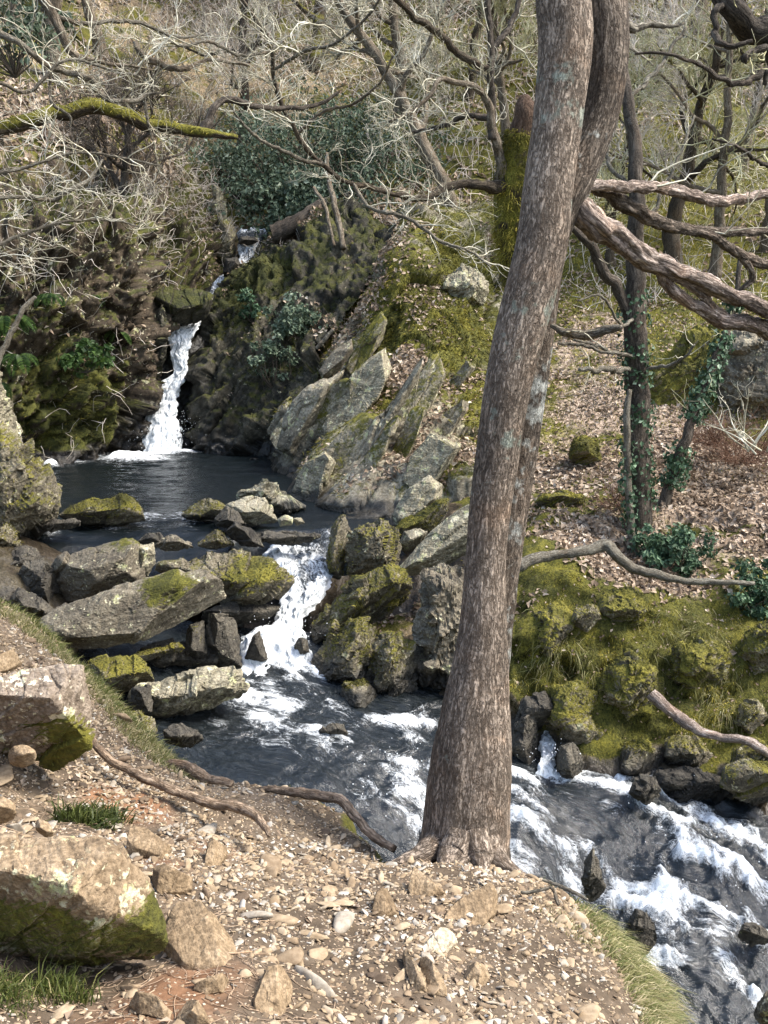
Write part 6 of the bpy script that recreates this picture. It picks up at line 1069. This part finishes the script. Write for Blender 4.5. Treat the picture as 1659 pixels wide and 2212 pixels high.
# ---------------- grass on the near bank
def near_grass(name, lab, blobs_, num, L, tint, up=(0, 0, 1.), droop=(.1, -.1, -.6), spread=.45, W=.0016):
    w_ = np.zeros(len(BV))
    for px, py, z, r in blobs_: w_ += np.exp(-(((BV - at_z(px, py, z))[:, :2]) ** 2).sum(1) / r ** 2)
    w_ *= (w_ > .12); P, N = sample(BV, BF, num, w_, g); k = len(P)
    o = blades(name, P - N * .004, unit(np.array(up) + N * .3 + g.normal(size=(k, 3)) * spread), np.array(droop) + g.normal(size=(k, 3)) * .25, g.uniform(*L, k), W, MAT_grass, np.clip(tint + .35 * g.normal(size=k) * .6, 0, 1))
    if lab: tag(o, lab, 'grass')
    else: o['kind'] = 'stuff'
    return o
edge = [(x, y, z, .085) for x, y, z in zip(np.linspace(0, 400, 22), np.interp(np.linspace(0, 400, 22), [0, 100, 200, 300, 400], [1288, 1348, 1448, 1555, 1640]), np.interp(np.linspace(0, 400, 22), [0, 100, 200, 300, 400], [-1.84, -1.95, -2.13, -2.3, -2.38]))]
near_grass('grass', None, edge, 9000, (.025, .11), .60, W=.0022, spread=.7)
near_grass('grass', None, [(x, y + 45, z + .02, .10) for x, y, z, r in edge], 9000, (.025, .075), .78, W=.0022)
near_grass('grass', None, edge, 3600, (.025, .08), .28)
near_grass('grass_tuft', 'grass tuft overhanging the water at the end of the left bank edge', [(375,1625,-2.37,.09),(340,1590,-2.34,.08)], 900, (.06, .16), .75)
near_grass('grass_tuft', 'small green grass tuft at the tip of the left bank edge', [(408,1642,-2.38,.05)], 420, (.04, .10), .35)
near_grass('grass_tuft', 'yellow green mossy grass tuft on the bank edge in the middle', [(580,1655,-2.45,.08),(620,1672,-2.45,.07),(655,1688,-2.45,.05)], 1200, (.02, .06), .5)
near_grass('grass', None, [(1100,1852,-2.43,.05),(1160,1875,-2.43,.06),(1200,1892,-2.43,.06),(1235,1905,-2.43,.05),(880,1838,-2.42,.05)], 2200, (.025, .07), .25)
near_grass('grass_tuft', 'long olive grass hanging over the bank edge at the lower right', [(1300,1950,-2.40,.08),(1335,1995,-2.38,.09),(1360,2040,-2.34,.09),(1380,2080,-2.30,.08)], 6500, (.05, .14), .66, (.35, .1, .6), (.7, .2, -1.6), .55)
near_grass('grass_tuft', 'bright green grass crest above the long olive grass', [(1285,1925,-2.42,.06),(1320,1955,-2.40,.05)], 900, (.03, .08), .4)
near_grass('grass_tuft', 'yellowish grass hanging over the bank edge at the bottom right', [(1400,2115,-2.28,.07),(1430,2160,-2.24,.08),(1460,2205,-2.20,.08)], 3000, (.04, .11), .72, (.35, .1, .7), (.7, .2, -1.2), .4)
near_grass('grass_tuft', 'bright green leafy grass plant above the foreground boulder', [(190,1765,-1.99,.07),(225,1760,-2.02,.06),(165,1760,-1.97,.05)], 850, (.06, .16), .22, W=.0032, spread=.55)
near_grass('grass_tuft', 'thin grey green grass tuft below the foreground boulder', [(125,2165,-1.72,.05),(150,2190,-1.7,.05)], 380, (.06, .15), .38, W=.0018)
near_grass('grass_tuft', 'small mossy grass tuft at the bottom left corner', [(25,2195,-1.66,.07),(0,2170,-1.64,.06)], 700, (.03, .09), .4)
near_grass('grass', None, [(1240,2010,-2.3,.10),(1290,2050,-2.3,.09)], 1300, (.015, .04), .75)
# ---------------- stones of the path
def pebble_shapes(nv, sub, g2):
    D, F = ico(sub); out = []
    for _ in range(nv):
        n = unit(g2.normal(size=(9, 3))); h = g2.uniform(.5, 1., 9); q = np.maximum((D @ n.T) / h, 1e-6); r = (q ** 22).sum(1) ** (-1 / 22)
        out.append(D * np.minimum(r, 1.5)[:, None] * np.array([1, g2.uniform(.42, .95), g2.uniform(.14, .36)]))
    return out, F
def m_stone():
    t = NT('path stones'); a = t.attr('tint'); P = t.pos(); n = t.noise(P, 45, 4, .6)
    c = t.ramp(a, [(0, (.07,.052,.038)), (.2, (.16,.115,.075)), (.42, (.29,.218,.138)), (.66, (.40,.317,.212)), (.84, (.32,.295,.25)), (1, (.56,.52,.45))])
    c = t.mix(t.rng(n, .35, .65, .0, .55), c, t.mix(1., c, (.50, .44, .38), 'MULTIPLY')); t.bump(n, .5, .006); return t.done(c, .85, .25)
MAT_stone = m_stone()
def rotm(g2, k, flat=.35):
    N = unit(np.array([0, 0, 1.]) + g2.normal(size=(k, 3)) * flat); X = unit(np.cross(N, g2.normal(size=(k, 3)))); return np.stack([X, np.cross(N, X), N], -1)
pw = sstep(.02, -.10, BS) * (.55 + np.clip(.75 + 1.3 * fbm(BV * 1.7, 4, 120), 0, 2.2))
pw *= (BV[:, 1] > 1.4) * (BV[:, 1] < 6.6) * (np.abs(BV[:, 0]) < .5 * BV[:, 1] + .3)
lsl = np.exp(-((BV - at_z(120, 2150, -1.7)) ** 2).sum(1) / .5 ** 2) + np.exp(-((BV - at_z(80, 1760, -1.9)) ** 2).sum(1) / .35 ** 2) + np.exp(-((BV - at_z(480, 2150, -1.7)) ** 2).sum(1) / .22 ** 2); pw *= np.clip(1 - .75 * lsl, .08, 1)
num = 36000; P, N = sample(BV, BF, num, pw, g); sz = np.exp(g.normal(size=num) * .50) * .0060; sz = np.clip(sz, .003, .028); sz[:26] = g.uniform(.026, .045, 26); order = np.argsort(-sz / np.maximum(P[:, 1], 1)); P, N, sz = P[order], N[order], sz[order]
tint = np.clip(g.beta(2.2, 1.9, num) + .12 * fbm(P * 3, 2, 130), 0, 1)
R = rotm(g, num); sh, F2 = pebble_shapes(14, 2, g); k = 300
pm = []
for s_ in sh: pm.append((s_, F2))
meshes = []
for j, (s_, f_) in enumerate(pm):                   # a few shared stone meshes, each with its own tint
    for tt in (.12, .35, .5, .62, .8, .97):
        o = mesh('pebble', s_, [f_], MAT_stone, attrs={'tint': np.full(len(s_), tt)}); meshes.append(o.data); bpy.data.objects.remove(o)
from mathutils import Matrix
for i in range(k):
    j = int(g.integers(len(sh))); q = int(np.argmin(np.abs(np.array([.12, .35, .5, .62, .8, .97]) - tint[i])))
    o = bpy.data.objects.new('pebble', meshes[j * 6 + q]); C.objects.link(o); m4 = np.eye(4); m4[:3, :3] = R[i] * sz[i] * 1.35; m4[:3, 3] = P[i] + N[i] * sz[i] * .25; o.matrix_world = Matrix(m4.tolist())
    tag(o, 'small buff or grey pebble lying loose on the gravel path', 'pebble', 'loose pebbles on the path')
sh1, F1 = pebble_shapes(16, 1, g); sid = g.integers(0, 16, num - k); SV = np.stack(sh1)[sid] * (sz[k:] * 1.25)[:, None, None]; SV = np.einsum('nij,nvj->nvi', R[k:], SV) + (P[k:] + N[k:] * (sz[k:] * .2)[:, None])[:, None]
nv = SV.shape[1]; FF = (F1[None] + (np.arange(num - k) * nv)[:, None, None]).reshape(-1, 3)
o = mesh('gravel', SV.reshape(-1, 3), [FF], MAT_stone, attrs={'tint': np.repeat(tint[k:], nv)}); o['kind'] = 'stuff'
# dead leaves, bits of stick and rootlets on the bank
litter(BV, BF, pw * np.clip(.4 + fbm(BV * 2, 2, 131), 0, 2), 2600, (.012, .035), .004)
def sticks(num, w_, L, r, name, mat, lab, grp, seed, kind=None):
    g2 = np.random.default_rng(seed); P, N = sample(BV, BF, num, w_, g2); X = unit(np.cross(N, g2.normal(size=(num, 3)))); Y_ = np.cross(N, X); l = g2.uniform(*L, num)
    t = np.linspace(-.5, .5, 7); Q = P[:, None] + X[:, None] * (t[None] * l[:, None])[..., None] + Y_[:, None] * (l[:, None] * .10 * np.sin(t[None] * g2.uniform(2, 9, (num, 1)) + g2.uniform(0, 6, (num, 1))))[..., None] + N[:, None] * r * 1.2
    z, _ = bank_z(Q[..., :2].reshape(-1, 2)); Q[..., 2] = np.maximum(Q[..., 2], z.reshape(num, 7) + r * .6)
    Rr = np.tile(np.linspace(1, .5, 7) * r, (num, 1)) * g2.uniform(.6, 1.3, (num, 1))
    if kind: V, F, _, _ = tubes(Q, Rr, 4); o = mesh(name, V, [F], mat); o['kind'] = kind; return
    for i in range(num): V, F, _, _ = tubes(Q[i:i+1], Rr[i:i+1], 6); o = mesh(name, V, [F], mat); tag(o, lab, 'stick', grp); base_at(o, tuple(P[i]))
sticks(46, pw, (.06, .22), .0032, 'stick', MAT_root, 'thin dry brown stick lying among the path gravel', 'dry sticks on the path', 1)
rw = lsl * (BS < 0); sticks(420, rw, (.05, .16), .0016, 'rootlets', MAT_root, None, None, 2, 'stuff')
sticks(700, pw, (.02, .07), .0012, 'rootlets', MAT_root, None, None, 3, 'stuff')
sticks(900, np.clip(1.2 * lsl + .2, 0, 1) * (BS < 0) * (BV[:, 1] < 4) * (BV[:, 0] < .1), (.02, .09), .0015, 'rootlets', MAT_root, None, None, 4, 'stuff')

# fuzz of moss on the mossy trunks and limbs, brittle undergrowth on the far slopes
def fuzz(c, r, num, L, mat, parent, up=.0, amount=0.):
    f = g.random(num) * (len(c) - 1); i = np.minimum(f.astype(int), len(c) - 2); w = (f - i)[:, None]; p = c[i] * (1 - w) + c[i + 1] * w; T = unit(c[i + 1] - c[i]); d = unit(np.cross(T, g.normal(size=(num, 3))))
    keep = (d[:, 2] > up - g.random(num) * .5) & (fbm(p * 4, 3, 140) + g.random(num) * .6 > amount); p, d, R = p[keep], d[keep], r[i][keep]; k = len(p)
    blades('moss', p + d * (R * .92)[:, None], unit(d + g.normal(size=(k, 3)) * .45), np.tile([0, 0, -.9], (k, 1)), g.uniform(*L, k), .0045, MAT_mossb, np.clip(.35 + .45 * tn(k) + .25 * fbm(p * 3, 2, 141), 0, 1), parent=None, kind='stuff')
c_, r_ = cl([(1124,640,14.45,44),(1112,560,14.4,54),(1104,450,14.3,74),(1110,390,14.25,76),(1120,330,14.2,60),(1128,285,14.2,52)], 90); fuzz(c_, r_ * 1.15, 9000, (.04, .12), None, None, -1., -.1)
c_, r_ = cl([(-160,330,8.9,46),(-80,312,9,40),(0,284,9,36),(60,262,9,37),(120,241,9.1,38),(205,232,9.2,38),(260,250,9.2,35),(320,266,9.3,32),(400,283,9.4,27),(450,291,9.4,18)], 80); fuzz(c_, r_, 3800, (.012, .04), None, None, .35, .0)
hw = inview(GV) * (GV[:, 1] > 20.5) * (GV[:, 1] < 44) * (1 - .5 * sstep(30, 44, GV[:, 1])); P, N = sample(GV, GF, 9000, hw, g); k = len(P)
D = unit(np.array([0, -.1, .8]) + g.normal(size=(k, 3)) * .6); Q = [P]
for _ in range(4): D = unit(D + g.normal(size=(k, 3)) * .35); Q.append(Q[-1] + D * (g.uniform(.12, .34, k) * (P[:, 1] / 28))[:, None])
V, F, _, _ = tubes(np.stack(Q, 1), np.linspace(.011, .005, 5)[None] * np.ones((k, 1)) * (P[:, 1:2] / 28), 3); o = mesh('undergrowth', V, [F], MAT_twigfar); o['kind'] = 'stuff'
for nm, num in (('cliff', 900), ('gorge_back', 600)):
    V, F, N0, M = o_data[nm]; P, N = sample(V, F, num, np.clip(.3 + fbm(V * .7, 3, 142) + sstep(-1, 2, V[:, 2]), 0, 2) * (M[:, 2] < .3), g); k = len(P); D = unit(N + [.2, -.2, .0] + g.normal(size=(k, 3)) * .6); Q = [P]
    for _ in range(4): D = unit(D + g.normal(size=(k, 3)) * .35 + [0, 0, -.06]); Q.append(Q[-1] + D * g.uniform(.06, .22, k)[:, None])
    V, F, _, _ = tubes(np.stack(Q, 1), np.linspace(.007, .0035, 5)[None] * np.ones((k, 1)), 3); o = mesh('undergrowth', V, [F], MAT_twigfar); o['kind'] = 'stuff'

# moss fuzz on the mossy rocks
for o in list(bpy.data.objects):
    if o.name in o_data and o.parent is None and o.get('label') and o.type == 'MESH' and o.data.materials and o.data.materials[0].name == 'mossy slate':
        V, F, N0, M = o_data[o.name]; ar = np.linalg.norm(V.max(0) - V.min(0)); c0 = V.mean(0)
        if c0[1] > 21: continue
        w_ = np.clip(.55 * N0[:, 2] + .9 * M[:, 0] + .55 * fbm(V * 2.6, 4, 150) + .02, 0, 1) * (M[:, 2] < .3)
        if w_.max() <= 0: continue
        num = int(min(5200, 1500 * ar)); P, N = sample(V, F, num, w_, g); k = len(P); dn = unit(np.array([0, 0, -1.]) - N * (-N[:, 2:3]))
        blades('moss', P - N * .008, unit(N * .7 + dn * .45 + g.normal(size=(k, 3)) * .45), dn * .7, g.uniform(.012, .045, k) * c0[1] / 12, .0042, MAT_mossb, np.clip(tn(k) * .8 + .3 * fbm(P * 2.2, 3, 151), 0, 1), kind='stuff')
# ================================================================ light, camera
w = bpy.data.worlds.new('World'); bpy.context.scene.world = w; w.use_nodes = True
sky = w.node_tree.nodes.new('ShaderNodeTexSky'); sky.sky_type = 'NISHITA'; sky.sun_disc = False
sd = unit(np.array([.72, -.08, 1.0])); el = math.asin(sd[2]); az = math.atan2(sd[0], sd[1])
sky.sun_elevation = el; sky.sun_rotation = az; sky.air_density = 1.2; sky.dust_density = 3.0
bg = w.node_tree.nodes['Background']; w.node_tree.links.new(sky.outputs[0], bg.inputs[0]); bg.inputs[1].default_value = .14
L = bpy.data.lights.new('sun', 'SUN'); L.energy = 2.2; L.angle = math.radians(14); L.color = (1, .95, .87)
lo = bpy.data.objects.new('sun', L); C.objects.link(lo); lo.rotation_euler = Vector(sd).to_track_quat('Z', 'Y').to_euler() if 'Vector' in globals() else None
cam = bpy.data.cameras.new('camera'); co = bpy.data.objects.new('camera', cam); C.objects.link(co)
cam.sensor_fit = 'VERTICAL'; cam.sensor_height = 36; cam.lens = 18 / (1106 / FPX); cam.clip_start = .05; cam.clip_end = 500
co.rotation_euler = (math.pi / 2 - PITCH, 0, 0)
S = bpy.context.scene; S.camera = co
S.view_settings.view_transform = 'Standard'; S.view_settings.look = 'None'; S.view_settings.gamma = 1; S.view_settings.exposure = EXPOSURE
S.cycles.max_bounces = 6; S.cycles.diffuse_bounces = 3; S.cycles.glossy_bounces = 3; S.cycles.transmission_bounces = 3
S.cycles.caustics_reflective = False; S.cycles.caustics_refractive = False
